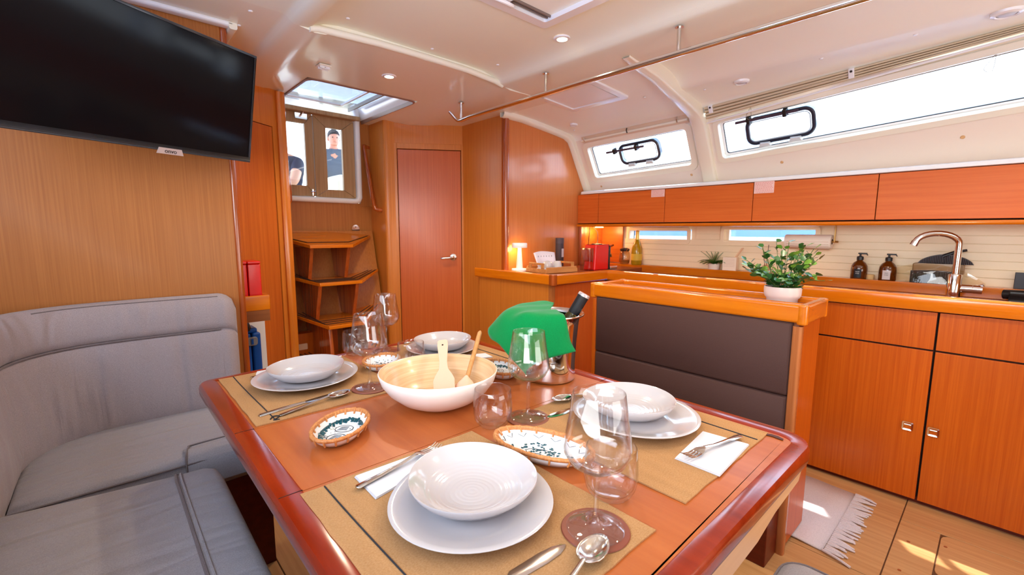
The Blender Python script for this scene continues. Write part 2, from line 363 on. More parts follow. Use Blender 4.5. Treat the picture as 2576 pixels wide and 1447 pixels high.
# galley ceiling forward of the rib: raised trough, then the ledge that carries the speakers
fwd = [(2.0, 2.052), (2.03, 2.075), (2.06, 2.098), (2.14, 2.108), (2.32, 2.102), (2.40, 2.085), (2.46, 2.058), (2.49, 2.045), (2.51, 2.044), (2.60, 2.038), (2.76, 2.020), (2.80, 2.0), (2.825, 1.97)]
zo = lambda x, y: .042*(1.4-y)*max(0, (x-2.4)/.4) if x > 2.4 else 0
O('ceiling_fore_galley', prof(fwd, 1.34, -2.1, 14, zo), LINW, angle=60, **S)
# white rib between the two ceiling fields, running down between the windows
def PW(s, y, o=0): return (2.87+.4936*s-.8698*o, y, 1.93-.8698*s-.4936*o)
rib = []
for x, z, y, hw, d in ((1.86, 2.046, 1.26, .020, .004), (2.0, 2.048, 1.285, .028, .010), (2.2, 2.060, 1.315, .034, .026), (2.4, 2.046, 1.34, .038, .034), (2.60, 2.020, 1.36, .041, .034), (2.74, 1.995, 1.37, .043, .034), (2.81, 1.965, 1.37, .044, .034), (2.85, 1.93, 1.37, .045, .030), (2.885, 1.86, 1.37, .046, .020), (2.93, 1.78, 1.37, .046, .016), (3.05, 1.575, 1.37, .046, .012)):
    nx, nz = (0, -1) if x < 2.6 else ((-.4, -.9) if x < 2.8 else (-.87, -.49))
    rib.append([(x-nx*.05, y-hw, z-nz*.05), (x, y-hw, z), (x+nx*d*.8, y-hw*.9, z+nz*d*.8), (x+nx*d, y-hw*.7, z+nz*d), (x+nx*d, y+hw*.7, z+nz*d), (x+nx*d*.8, y+hw*.9, z+nz*d*.8), (x, y+hw, z), (x-nx*.05, y+hw, z-nz*.05)])
O('trim_5', MB().grid(rib), GEL, angle=80, **S)
# trim along the galley bulkhead, follows ceiling and window wall
tr = []
for x, z, a in ((2.10, 2.052, 90), (2.3, 2.048, 87), (2.5, 2.028, 84), (2.68, 2.008, 80), (2.77, 1.995, 70), (2.83, 1.965, 45), (2.865, 1.915, 30), (2.93, 1.80, 29), (3.07, 1.562, 29)):
    dx, dz = -math.cos(math.radians(a)), -math.sin(math.radians(a)); q = .028
    tr.append([(x-dx*.03, YG-.045, z-dz*.03), (x+dx*q*.4, YG-.045, z+dz*q*.4), (x+dx*q, YG-.035, z+dz*q), (x+dx*q*1.1, YG-.002, z+dz*q*1.1), (x-dx*.03, YG, z-dz*.03)])
O('trim_6', MB().grid(tr), GEL, angle=70, **S)

# ---- window wall (slanted coachroof side)
W1 = dict(y0=1.475, y1=2.28, t0=.018, t1=.036, b0=.262, b1=.288)     # t*: top s at y0/y1, b*: bottom s
W2 = dict(y0=-1.0, y1=1.266, t0=-.155, t1=.020, b0=.09, b1=.246)
def srow(pts): return [PW(s, y) for s, y in pts]
ww = MB()
def strip(y0, y1, a0, a1, b0, b1, o=0):
    ww.add([PW(a0, y0, o), PW(a1, y1, o), PW(b1, y1, o), PW(b0, y0, o)], [(0, 1, 2, 3)])
top = lambda y: -.045 if y > 1.33 else -.045-.055*(1.4-y)
for y0, y1 in ((2.28, 2.45), (1.266, 1.475)): strip(y0, y1, top(y0+.001), top(y1), .43, .43)
strip(-2.1, -1.0, top(-2.1), top(-1), .43, .43)
for Wd in (W1, W2):
    strip(Wd['y0'], Wd['y1'], top(Wd['y0']), top(Wd['y1']), Wd['t0'], Wd['t1'])
    strip(Wd['y0'], Wd['y1'], Wd['b0'], Wd['b1'], .43, .43)
O('wall_starboard_upper', ww, LINP, smooth=False, **S)
def window(n, Wd, marg, label):
    y0, y1 = Wd['y0'], Wd['y1']
    f = T('window_%d' % n, '', '', PW((Wd['t0']+Wd['b1'])/2, (y0+y1)/2)); del f['category']; del f['label']; f['kind'] = 'structure'
    def ringpts(g, o):   # rounded quad grown by g
        out = []
        for (u, v) in rrect(0, 1, 0, 1, .001, 3):
            pass
        W_, H_ = (y1-y0)+2*g, (Wd['b1']-Wd['t1'])+2*g
        for (u, v) in rrect(0, W_, 0, H_, .022+max(g, -.01)*.7, 4):
            y = y0-g+u; k = (y-y0)/(y1-y0)
            t = Wd['t0']+(Wd['t1']-Wd['t0'])*k; b = Wd['b0']+(Wd['b1']-Wd['b0'])*k
            s = (t-g)+(b-t+2*g)*(v/H_)
            out.append(PW(s, y, o))
        return out
    rows = list(zip(ringpts(marg, -.001), ringpts(marg-.004, .010), ringpts(.002, .011), ringpts(-.001, .006), ringpts(-.003, -.04)))
    O('window_frame', MB().grid([list(r) for r in rows], cu=True), GEL, f, angle=30)
    rows = list(zip(ringpts(.004, -.030), ringpts(-.014, -.030), ringpts(-.014, -.036)))
    O('reveal', MB().grid([list(r) for r in rows], cu=True), TRIMW, f)
    rows = list(zip(ringpts(-.014, -.033), ringpts(-.018, -.033), ringpts(-.018, -.04)))
    O('gasket', MB().grid([list(r) for r in rows], cu=True), BLK, f)
    p = ringpts(.0, -.042); q = ringpts(.0, -.047); k = len(p)
    O('pane', MB().add(p+q, [tuple(range(k)), tuple(range(k, 2*k))[::-1]]), PANE, f, smooth=False)
    return f
window(1, W1, .045, 'aft')
window(2, W2, .035, 'fore')
# screw caps in the window wall
for i, (s, y) in enumerate(((.367, 2.258), (.339, 1.495), (.312, .937), (.276, .179))):
    O('trim_%d' % (20+i), MB().lathe([(0, .004), (.006, .004), (.009, 0)], 12).xf(Matrix.Translation(PW(s, y, .001)) @ Vector((0, 0, 1)).rotation_difference(Vector((-.8698, 0, -.4936))).to_matrix().to_4x4()), mat('amber_cap', srgb(214, 170, 120), .4), **S)

# opening portlight fitted on each big pane
def portlight(label, y0, y1, s0, s1, ya, yb, sa, sb, sl):
    t = T('portlight', label, 'porthole', PW((s0+s1)/2, (y0+y1)/2))
    def rr_(g, o, r=.055):
        return [PW(v+sl*(u-(y0+y1)/2), u, o) for u, v in rrect(y0-g, y1+g, s0-g, s1+g, r+g, 6)]
    rows = list(zip(rr_(.0, -.04), rr_(.0, -.010), rr_(-.006, -.004), rr_(-.018, -.006), rr_(-.022, -.012), rr_(-.022, -.04)))
    O('rubber_ring', MB().grid([list(r) for r in rows], cu=True), mat('portlight_frame', srgb(34, 44, 62), .3, coat=.5), t)
    rows = list(zip(rr_(-.022, -.008), rr_(-.028, -.006), rr_(-.030, -.02)))
    O('inner_rim', MB().grid([list(r) for r in rows], cu=True), mat('pale_rim', srgb(170, 190, 205), .3), t)
    O('locking_bar', MB().tube([PW(sa, ya, .014), PW(sb, yb, .014)], .0085, 10), mat('purple_grey_bar', srgb(70, 52, 66), .35), t)
    for k, f_ in enumerate((.22, .80)):
        y = ya+(yb-ya)*f_; s = sa+(sb-sa)*f_
        O('latch', MB().hex([PW(s+.022, y-.012, -.01), PW(s+.022, y+.012, -.01), PW(s-.022, y+.012, -.01), PW(s-.022, y-.012, -.01), PW(s+.020, y-.010, .026), PW(s+.020, y+.010, .026), PW(s-.020, y+.010, .026), PW(s-.020, y-.010, .026)]), BLK, t, bevel=.003)
    for k in (.28, .72):
        y = y0+(y1-y0)*k; s = s1+sl*(y-(y0+y1)/2)
        O('hinge', MB().hex([PW(s+.012, y-.034, -.02), PW(s+.012, y+.034, -.02), PW(s-.016, y+.034, -.02), PW(s-.016, y-.034, -.02), PW(s+.012, y-.034, .008), PW(s+.012, y+.034, .008), PW(s-.010, y+.022, .008), PW(s-.010, y-.022, .008)]), mat('pale_hinge', srgb(214, 224, 226), .3), t, bevel=.002)
portlight('dark rimmed portlight with lever bar in the small aft window', 1.69, 2.025, .055, .215, 2.112, 1.79, .095, .087, .03)
portlight('dark rimmed portlight with lever bar in the long fore window', .755, 1.12, .018, .185, 1.159, .828, .033, .018, .06)

# blinds over the windows
bl = T('pleated_blind', 'long pleated cream blind drawn up over the long window', 'blind', PW(-.06, .4, .02))
BLM = mat('blind_cream', srgb(206, 190, 160), .8); ys = [1.318, 1.0, .6, .2, -.2, -.6, -1.0]
for k in range(5):
    rows = []
    for j, y in enumerate(ys):
        s0 = -.100-.056*(1.318-y); th = max(.006, .019-.009*(1.318-y)) if k < 4 else .006
        s = s0+k*th; rows.append([PW(s, y, .012), PW(s+.001, y, .034), PW(s+th*.55, y, .036), PW(s+th*.9, y, .03), PW(s+th*.95, y, .012)])
    O('pleat', MB().grid(rows), BLM, bl, angle=50)
O('bottom_rail', MB().tube([PW(-.100-.056*(1.318-y)+5*max(.006, .019-.009*(1.318-y))+.004, y, .03) for y in ys], .0055, 8), TRIMW, bl)
for y in (1.28, .585):
    s = -.092-.056*(1.318-y)
    b = O('bracket', MB().hex([PW(s+.035, y-.012, .01), PW(s+.035, y+.012, .01), PW(s-.012, y+.012, .01), PW(s-.012, y-.012, .01), PW(s+.035, y-.012, .041), PW(s+.035, y+.012, .041), PW(s-.012, y+.012, .041), PW(s-.012, y-.012, .041)]), TRIMW, bl, bevel=.003)
    O('screw', MB().lathe([(0, .003), (.0055, .002), (.006, 0)], 10).xf(Matrix.Translation(PW(s, y, .041)) @ Vector((0, 0, 1)).rotation_difference(Vector((-.8698, 0, -.4936))).to_matrix().to_4x4()), BLK, b)
for y in (1.06, .10):
    s = -.02-.03*(1.318-y)
    O('cord', MB().tube(spline([PW(s-.02, y, .03), PW(s+.03, y+.03, .03), PW(s+.045, y+.005, .03), PW(s-.02, y-.003, .03)], 5), .0012, 5), mat('cord%d' % int(y*10), srgb(130, 118, 100), .8), bl)
b2 = T('roller_blind', 'rolled cream blind tube above the small aft window', 'blind', PW(-.06, 1.9, .02))
O('tube', MB().tube([PW(-.028, 2.30, .022), PW(-.045, 1.44, .022)], .008, 10), LIN, b2)
O('valance', MB().hex([PW(-.022, 1.44, .004), PW(-.008, 2.3, .004), PW(-.055, 2.3, .004), PW(-.075, 1.44, .004), PW(-.022, 1.44, .014), PW(-.008, 2.3, .014), PW(-.055, 2.3, .014), PW(-.075, 1.44, .014)]), mat('valance', srgb(220, 196, 168), .6), b2)
for s, y in ((-.05, 2.27), (-.06, 1.886), (-.07, 1.508)):
    O('hook', MB().tube(spline([PW(s, y, .016), PW(s+.01, y, .028), PW(s+.03, y-.002, .030)], 3), .004, 6), BLK if y < 2 and y > 1.6 else STEEL, b2)

# ---- galley bulkhead, its curved top follows ceiling and window wall
pts = [(2.15, 0), (3.45, 0), (3.45, 1.30), (3.10, 1.52), (3.04, 1.60), (2.93, 1.80), (2.865, 1.915), (2.83, 1.965), (2.77, 1.995), (2.5, 2.03), (2.3, 2.05), (2.15, 2.055)]
O('wall_galley_end', MB().prism(pts, YG, YG+.03, lambda u, v, w: (u, w, v)), wood('bulkhead_satin', srgb(206, 116, 54), srgb(226, 142, 78), 'z', rough=.28, f=130, coat=.4), **S)
O('trim_7', MB().prism(arc(2.155, YG-.002, .020, 150, 330, 8)+[(2.165, YG+.03), (2.14, YG+.03)], .0, 2.05), VZ, **S)
# wall panel from the post back to the aft cabin door
O('wall_corridor', MB().box(2.145, 2.165, YG+.015, 2.93, 0, 2.055), WYE, **S)
# ---- angled wall with the aft cabin door
dv = Vector((-.485, .319, 0)).normalized(); nv = Vector((-dv.y, dv.x, 0)) * 1   # along wall, and the side behind
P0 = Vector((2.15, 2.912, 0)); nb = Vector((.55, .83, 0)).normalized()
def DW(s, z, o=0): p = P0+dv*s-nb*o; return (p.x, p.y, z)
def dbox(mb, s0, s1, z0, z1, o0, o1): return mb.hex([DW(s0, z0, o0), DW(s1, z0, o0), DW(s1, z0, o1), DW(s0, z0, o1), DW(s0, z1, o0), DW(s1, z1, o0), DW(s1, z1, o1), DW(s0, z1, o1)])
Lw = Vector((.485, .319, 0)).length
d0, d1 = .018, .505
O('wall_cabin', dbox(dbox(dbox(MB(), -.01, .018, 0, 2.06, -.03, 0), .505, Lw, 0, 2.08, -.03, 0), .018, .505, 1.868, 2.08, -.03, 0), WYE, **S)
dr = T('door_1', '', '', DW(.26, 0)); del dr['label']; del dr['category']; dr['kind'] = 'structure'
O('door_leaf', dbox(MB(), d0+.004, d1-.004, .10, 1.864, -.026, -.006), WDOOR, dr, bevel=.002)
O('door_frame', dbox(dbox(dbox(MB(), d0-.018, d0, 0, 1.91, -.006, .004), d1, d1+.048, 0, 1.91, -.006, .004), d0, d1, 1.868, 1.91, -.006, .003), WYE, dr, bevel=.002)
O('door_gap', dbox(MB(), d0-.001, d1+.001, .08, 1.870, -.029, -.0265), DARK, dr)
Rn = Vector((0, 0, 1)).rotation_difference(-nb).to_matrix().to_4x4()
hb = Vector(DW(.088, 1.04, -.006))
O('rose', MB().lathe([(0, 0), (.026, 0), (.026, .008), (.014, .012), (0, .012)], 20).xf(Matrix.Translation(hb) @ Rn), CHR, dr)
O('door_handle', MB().tube(spline([DW(.088, 1.04, .0), DW(.088, 1.04, .045), DW(.105, 1.04, .052), DW(.165, 1.034, .050), DW(.185, 1.032, .046)], 5), .0095, 10), CHR, dr)
# curved post, then the companionway side panel with its grab rail
p1 = Vector(DW(Lw, 0))
O('trim_8', MB().prism([(p1.x-.024, p1.y+.03), (p1.x-.022, p1.y-.004), (p1.x-.008, p1.y-.018), (p1.x+.012, p1.y-.024), (p1.x+.05, p1.y-.036), (p1.x+.055, p1.y-.020), (p1.x, p1.y+.03)], 0, 2.075), WYE, **S)
O('wall_companionway_starboard', MB().box(1.640, 1.660, 3.235, 3.64, 0, 2.10), WYE, **S)
O('wall_companionway_port', MB().box(.845, .865, 3.01, 3.64, 0, 2.10), WB, **S)
# port side: angled wall with the second cabin door
Q0 = Vector((.86, 3.0, 0)); dq = Vector((-.425, -.28, 0)).normalized(); nq = Vector((-.55, .835, 0)).normalized()
def QW(s, z, o=0): p = Q0+dq*s-nq*o; return (p.x, p.y, z)
def qbox(mb, s0, s1, z0, z1, o0, o1): return mb.hex([QW(s0, z0, o0), QW(s1, z0, o0), QW(s1, z0, o1), QW(s0, z0, o1), QW(s0, z1, o0), QW(s1, z1, o0), QW(s1, z1, o1), QW(s0, z1, o1)])
O('wall_cabin_port', qbox(qbox(qbox(MB(), 0, .064, 0, 2.07, -.03, 0), .56, 1.2, 0, 2.07, -.03, 0), .064, .56, 1.852, 2.07, -.03, 0), WYE, **S)
d2 = T('door_2', '', '', QW(.3, 0)); del d2['label']; del d2['category']; d2['kind'] = 'structure'
O('door_leaf', qbox(MB(), .068, .556, .10, 1.848, -.024, -.002), wood('door_veneer_port', srgb(188, 92, 30), srgb(216, 118, 46), 'z', rough=.3, f=110), d2, bevel=.002)
O('door_gap', qbox(MB(), .06, .56, .08, 1.854, -.028, -.0245), DARK, d2)
O('trim_9', MB().prism([(.835, 2.985), (.84, 2.972), (.86, 2.966), (.885, 2.975), (.892, 2.992), (.888, 3.02), (.86, 3.02)], 0, 2.06), wood('golden_post', srgb(206, 110, 26), srgb(232, 142, 50), 'z', rough=.2, coat=.6, f=40), **S)

# ---- companionway opening: white moulding, washboard doors, sliding hatch
YD = 3.45
O('wall_companionway_aft', MB().box(.865, 1.640, 3.47, 3.50, 0, 1.46), WB, **S)
fr = MB()
out = [(.945, 1.455), (1.505, 1.455), (1.540, 1.465), (1.556, 1.50), (1.556, 2.03), (1.556, 2.20)]
inn = [(.985, 1.492), (1.495, 1.492), (1.508, 1.496), (1.515, 1.51), (1.515, 2.03), (1.515, 2.20)]
out = [(.905, 2.2), (.905, 1.50), (.920, 1.463)]+out; inn = [(.945, 2.2), (.945, 1.51), (.957, 1.495)]+inn
O('trim_10', MB().grid([[(a, YD+.05, b), (a, YD-.012, b), (a+(c-a)*.3, YD-.022, b+(d-b)*.3), (a+(c-a)*.8, YD-.022, b+(d-b)*.8), (c, YD-.012, d), (c, YD+.05, d)] for (a, b), (c, d) in zip(out, inn)]), TRIMW, angle=70, **S)
O('wall_companionway_cheek', MB().box(1.550, 1.640, 3.46, 3.49, 1.44, 2.12).box(.865, .912, 3.46, 3.49, 1.44, 2.12), WB, **S)
def washboard(name, x0, x1, gx0_, gx1_, z0, z1, gz0, gz1):
    t = T(name, '', '', ((x0+x1)/2, YD+.02, z0)); del t['label']; del t['category']; t['kind'] = 'structure'
    y0, y1 = YD+.005, YD+.035; o = [(x0, z0), (x1, z0), (x1, z1), (x0, z1)]; i = [(gx0_, gz0), (gx1_, gz0), (gx1_, gz1), (gx0_, gz1)]
    e = .0015
    for k in range(4):
        a, b, c, d = o[k], o[(k+1) % 4], i[(k+1) % 4], i[k]
        cx, cz = (a[0]+b[0]+c[0]+d[0])/4, (a[1]+b[1]+c[1]+d[1])/4
        q = [(p[0]+(cx-p[0])*e*4, p[1]+(cz-p[1])*e*4) for p in (a, b, c, d)]
        O('rail' if k % 2 == 0 else 'stile', MB().prism(q, y0, y1, lambda u, v, w: (u, w, v)), WGREY, t, bevel=.002)
    O('pane', MB().box(gx0_-.004, gx1_+.004, YD+.016, YD+.022, gz0-.004, gz1+.004), PANE, t, smooth=False)
    return t
da = washboard('door_3', .948, 1.206, .985, 1.150, 1.495, 2.076, 1.570, 2.005)
db = washboard('door_4', 1.210, 1.512, 1.300, 1.420, 1.495, 2.076, 1.552, 2.000)
O('lock', MB().prism(rrect(1.085, 1.165, 2.030, 2.080, .006), YD-.012, YD+.004, lambda u, v, w: (u, w, v)).tube([(1.12, YD-.012, 2.05), (1.12, YD-.03, 2.05), (1.135, YD-.03, 2.075)], .005, 6), CHR, da)
O('bolt', MB().tube([(1.185, YD-.002, 1.50), (1.185, YD-.006, 1.545)], .008, 8).tube([(1.17, YD-.01, 1.525), (1.20, YD-.012, 1.530)], .005, 6), CHR, db)
# sliding hatch garage above
hs = T('sliding_hatch', 'smoky acrylic sliding hatch above the companionway doors', 'hatch', (1.24, 3.04, 2.07))
lip = [(.905, 3.48), (.905, 2.68), (.912, 2.655), (.925, 2.637), (.955, 2.630), (1.535, 2.630), (1.565, 2.637), (1.578, 2.655), (1.585, 2.68), (1.585, 3.48)]
cx_, cy_ = 1.245, 3.05
sh = lambda p, k: (p[0]+(1 if p[0] < cx_ else -1)*k*(1 if abs(p[0]-cx_) > .28 else abs(p[0]-cx_)/.28), p[1]+(k if p[1] < 2.7 else 0))
O('lip', MB().grid([[(p[0], p[1], 2.075), (p[0], p[1], 2.066), (*sh(p, .010), 2.064), (*sh(p, .014), 2.09)] for p in lip]), mat('brown_lip', srgb(142, 104, 84), .4), hs, angle=60)
O('coaming', MB().grid([[(*sh(p, .014), 2.088), (*sh(p, .040), 2.15), (*sh(p, .042), 2.17)] for p in lip]), TRIMW, hs, angle=60)
O('pane', MB().box(.93, 1.56, 2.65, 3.47, 2.165, 2.175), SMOKE, hs, smooth=False)
O('pane_rim', MB().box(.985, 1.40, 2.72, 2.735, 2.150, 2.165).box(1.385, 1.40, 2.735, 3.38, 2.150, 2.165).box(.985, 1.40, 3.37, 3.385, 2.150, 2.165), TRIMW, hs, bevel=.004)
O('track', MB().box(1.475, 1.485, 2.65, 3.46, 2.14, 2.165), mat('track_grey', srgb(150, 142, 130), .4), hs)
O('teak_beam', MB().box(.935, 1.545, 3.40, 3.47, 2.075, 2.105), WGREY, hs, bevel=.004)

# ================================================================== LARGE FURNITURE
XF = 2.68
# --- galley base cabinets along the hull
def base_unit(label, y0, y1, hand, dz=.729):
    t = T('base_cabinet', label, 'cabinet', (XF+.25, (y0+y1)/2, 0), group='base cabinets along the galley')
    O('body', MB().box(XF+.020, 3.12, y0+.001, y1-.001, .03, .905), DARK, t)
    O('toe_kick', MB().box(XF+.030, XF+.05, y0, y1, 0, .03), DRED, t)
    O('drawer', MB().box(XF, XF+.018, y0+.004, y1-.004, dz+.004, .900), WZ, t, bevel=.0015)
    d = O('door', MB().box(XF, XF+.018, y0+.004, y1-.004, .025, dz-.004), WZ, t, bevel=.0015)
    if hand is not None:
        y, z = hand, .365
        h = O('latch', MB().grid([[(XF-.004, a, b), (XF-.006, a*.93+c*.07, b*.93+d_*.07), (XF-.004, c, d_), (XF+.012, c*.96+y*.04, d_*.96+z*.04)] for (a, b), (c, d_) in zip(rrect(y-.020, y+.020, z-.020, z+.020, .006, 4), rrect(y-.014, y+.014, z-.014, z+.014, .004, 4))], cu=True), CHR, d)
        O('latch', MB().box(XF+.008, XF+.012, y-.0145, y+.0145, z-.0145, z+.0145).tube([(XF+.001, y-.012, z+.005), (XF+.001, y+.012, z+.005)], .004, 8), STEEL, d)
    return t
base_unit('teak base cabinet under the sink, right of the door seam', -.45, .165, .136)
base_unit('teak base cabinet just right of the island post', .165, .90, .223)
base_unit('teak base cabinet mostly hidden behind the island', .90, 1.90, None)
base_unit('teak base cabinet at the forward end of galley, edge of view', -1.08, -.45, None)
# --- end cabinet across the aft bulkhead
t = T('end_cabinet', 'teak end cabinet at the galley bulkhead, lamp and tray on top', 'cabinet', (2.35, 2.15, 0))
O('side_panel', MB().box(2.105, 2.125, 1.925, YG-.004, 0, .905), WYE, t)
O('wall_corridor_low', MB().box(2.105, 2.144, YG, 2.66, 0, .905), WYE, **S)
O('corner_post', MB().prism([(2.104, 1.922), (2.1385, 1.922), (2.1385, 1.95), (2.104, 1.95)], 0, .906), wood('corner_teak', srgb(168, 96, 44), srgb(190, 116, 60), 'z', f=50), t, bevel=.003)
O('door', MB().box(2.140, XF-.004, 1.930, 1.948, .03, .900), WDOOR, t, bevel=.0015)
O('carcass', MB().box(2.126, XF+.02, 1.949, YG-.004, .0, .905), DARK, t)
# --- worktop with raised rims (one continuous thing)
wt = T('worktop', 'long brown galley worktop with varnished orange wooden rims', 'worktop', (2.9, 1, .905))
O('surface', MB().box(2.70, 3.17, -1.08, 1.95, .906, .930), WTOP, wt)
O('end_surface', MB().box(2.125, 3.20, 1.93, YG, .906, .962).box(2.13, 2.145, YG, 2.68, .906, .962), WTOP, wt)
rimp = lambda o0, o1: arc(o0+.012, .974-.012, .012, 180, 90, 4)+arc(o1-.012, .974-.012, .012, 90, 0, 4)+[(o1, .907), (o0+.004, .907), (o0, .912)]
def rimrun(path, w_, wood_, name='rim'):
    # path of outer corners (x,y); the rim lies to its left
    P = [Vector((a, b, 0)) for a, b in path]; rows = []
    for i, p in enumerate(P):
        d0_ = (P[i]-P[i-1]).normalized() if i > 0 else (P[1]-P[0]).normalized()
        d1_ = (P[i+1]-P[i]).normalized() if i < len(P)-1 else d0_
        n0, n1 = Vector((-d0_.y, d0_.x, 0)), Vector((-d1_.y, d1_.x, 0)); n = (n0+n1); n = n/ (n.dot(n0)) if n.dot(n0) else n0
        rows.append([(p.x+n.x*u, p.y+n.y*u, z) for u, z in rimp(0, w_)])
    mb = MB().grid(rows, cv=True); k = len(rows[0]); mb.f.append(tuple(range(k))); mb.f.append(tuple(range(len(mb.v)-k, len(mb.v)))[::-1])
    return O(name, mb, wood_, wt, angle=50)
rimrun([(2.655, -1.08), (2.655, 1.893)][::-1], .050, VY)          # front rim along the hull cabinets
rimrun([(2.705, 1.895), (2.10, 1.895)], -.05, VX, 'rim') if False else None
rows = []
def bar(x0, x1, y0, y1, z0=.907, z1=.974): return MB().box(x0, x1, y0, y1, z0, z1)
O('rim', bar(2.115, 2.70, 1.893, 1.935), VX, wt, bevel=.009, seg=3)
O('rim', bar(2.083, 2.126, 1.925, 2.70), VY, wt, bevel=.009, seg=3)
O('corner_block', MB().prism(rrect(2.080, 2.128, 1.888, 1.936, .018, 5), .905, .976), VZ, wt, bevel=.004)
O('back_ledge', MB().box(3.165, 3.185, -1.08, 1.93, .930, .985).box(3.185, 3.30, -1.08, YG, .925, .980), VY, wt, bevel=.003)
# --- splashboard wall behind the worktop
sb = O('wall_starboard', MB().box(3.30, 3.33, -1.1, YG, .60, 1.165).box(3.30, 3.33, -1.1, YG, 1.262, 1.55).box(3.30, 3.33, 2.14, YG, 1.165, 1.262).box(3.30, 3.33, 1.325, 1.60, 1.165, 1.262).box(3.30, 3.33, -1.1, .80, 1.165, 1.262), SPL, **S)
for k in range(5):
    z0, z1 = .980+.0425*k, .980+.0425*(k+1)-.0025
    O('board', MB().box(3.292, 3.301, -1.08, YG, z0, z1), SPL, sb, bevel=.0015)
for (a, b) in ((-1.08, .70), (1.385, 1.56), (2.20, YG)):
    for (z0, z1) in ((1.1925, 1.232), (1.2345, 1.30)):
        O('board', MB().box(3.292, 3.301, a, b, z0, z1), SPL, sb, bevel=.0015)
def lowwin(n, y0, y1, z0, z1):
    f = T('window_%d' % n, '', '', (3.30, (y0+y1)/2, z0)); del f['label']; del f['category']; f['kind'] = 'structure'
    rows = [list(p) for p in zip(*[[(x, a, b) for a, b in rrect(y0-g, y1+g, z0-g, z1+g, max(.004, .006+g), 3)] for x, g in ((3.294, .028), (3.286, .026), (3.284, .006), (3.286, .0), (3.36, -.002))])]
    O('window_frame', MB().grid(rows, cu=True), SPL, f, angle=30)
    O('gasket', MB().grid([list(p) for p in zip(*[[(x, a, b) for a, b in rrect(y0+g, y1-g, z0+g, z1-g, .004, 3)] for x, g in ((3.35, .0), (3.35, .004), (3.36, .004))])], cu=True), BLK, f)
    O('pane', MB().box(3.356, 3.361, y0, y1, z0, z1), PANE, f, smooth=False)
lowwin(3, 1.63, 2.13, 1.178, 1.255)
lowwin(4, .80, 1.355, 1.178, 1.265)
# --- overhead lockers
XL = 2.95
ol = T('overhead_locker', 'row of five teak overhead lockers above the splashboard windows', 'cabinet', (3.1, .6, 1.29))
O('body', MB().box(XL+.02, 3.32, -1.08, YG, 1.310, 1.545), DARK, ol)
yy = [YG-.002, 2.208, 1.637, 1.058, .463, -.30, -1.08]
for k in range(6):
    O('door', MB().box(XL, XL+.019, yy[k+1]+.002, yy[k]-.002, 1.313, 1.543), WUP, ol, bevel=.0012, label='narrow fixed filler panel' if k == 0 else None)
O('shelf_lip', MB().prism(arc(2.952, 1.294, .012, 180, 90, 4)+[(2.99, 1.306), (3.30, 1.306), (3.30, 1.285), (2.99, 1.285)]+arc(2.952, 1.294, .010, 270, 180, 4), -1.08, YG-.002, lambda u, v, w: (u, w, v)), VY, ol, angle=50)
O('top_strip', MB().prism([(2.94, 1.548), (2.945, 1.566), (2.96, 1.572), (3.16, 1.572), (3.16, 1.546), (2.945, 1.546)], -1.08, YG-.04, lambda u, v, w: (u, w, v)), TRIMW, ol, bevel=.002)
STK = mat('sticker_pink', srgb(240, 206, 200), .6); STR = mat('sticker_red_print', srgb(214, 120, 112), .6)
def sticker(label, y0, y1, z0, z1, n):
    t = T('safety_sticker', label, 'sticker', (XL-.001, (y0+y1)/2, z0), group='safety stickers on the lockers')
    O('paper', MB().box(XL-.0018, XL-.0002, y0, y1, z0, z1), STK, t)
    mb = MB()
    for k in range(n):
        z = z1-.006-(z1-z0-.012)*k/(n-1); y = y1-.006
        while y > y0+.012:
            l = random.uniform(.004, .012); mb.box(XL-.0022, XL-.0017, max(y0+.005, y-l), y, z-.0012, z+.0012); y -= l+.003
    O('print', mb, STR, t, smooth=False, kind='stuff')
sticker('small pink safety sticker on the edge between first two wide locker doors', 1.637+.004, 1.744, 1.492, 1.543, 6)
sticker('larger pink safety sticker at the top of third wide locker door', .945, 1.054, 1.478, 1.546, 8)
# coffee nook box below the lockers, with its own cheeks
nk = T('coffee_nook', 'teak side niche under the first locker holding coffee machine', 'niche', (3.1, 2.3, .98))
O('cheek', MB().box(2.965, 2.985, YG-.03, YG-.004, .965, 1.29), VZ, nk, bevel=.003)
O('back_panel', MB().box(2.985, 3.285, YG-.02, YG-.006, .965, 1.29).box(3.275, 3.29, 2.19, YG-.02, .985, 1.29), wood('nook_teak', srgb(176, 92, 30), srgb(206, 116, 44), 'y', f=40), nk)
O('lamp', MB().lathe([(0, 0), (.035, 0), (.035, .006), (0, .006)], 20, (3.12, YG-.10, 1.279)), mat('nook_lamp_lit', (1, .55, .15), .4, emit=9), nk)
light('nook_light', 'POINT', (3.12, YG-.10, 1.255), 1.2, (1, .62, .25), shadow_soft_size=.03)
ck = O('power_cord', MB().tube(spline([(3.06, YG-.05, 1.284), (3.05, YG-.05, 1.20), (3.00, YG-.08, 1.10)], 5), .003, 6).tube(spline([(3.10, YG-.05, 1.284), (3.15, YG-.06, 1.24), (3.14, YG-.07, 1.16), (3.06, YG-.10, 1.10)], 6), .003, 6), BLK)
ck['label'] = 'black power cord hanging under the locker above the red coffee machine'; ck['category'] = 'cord'

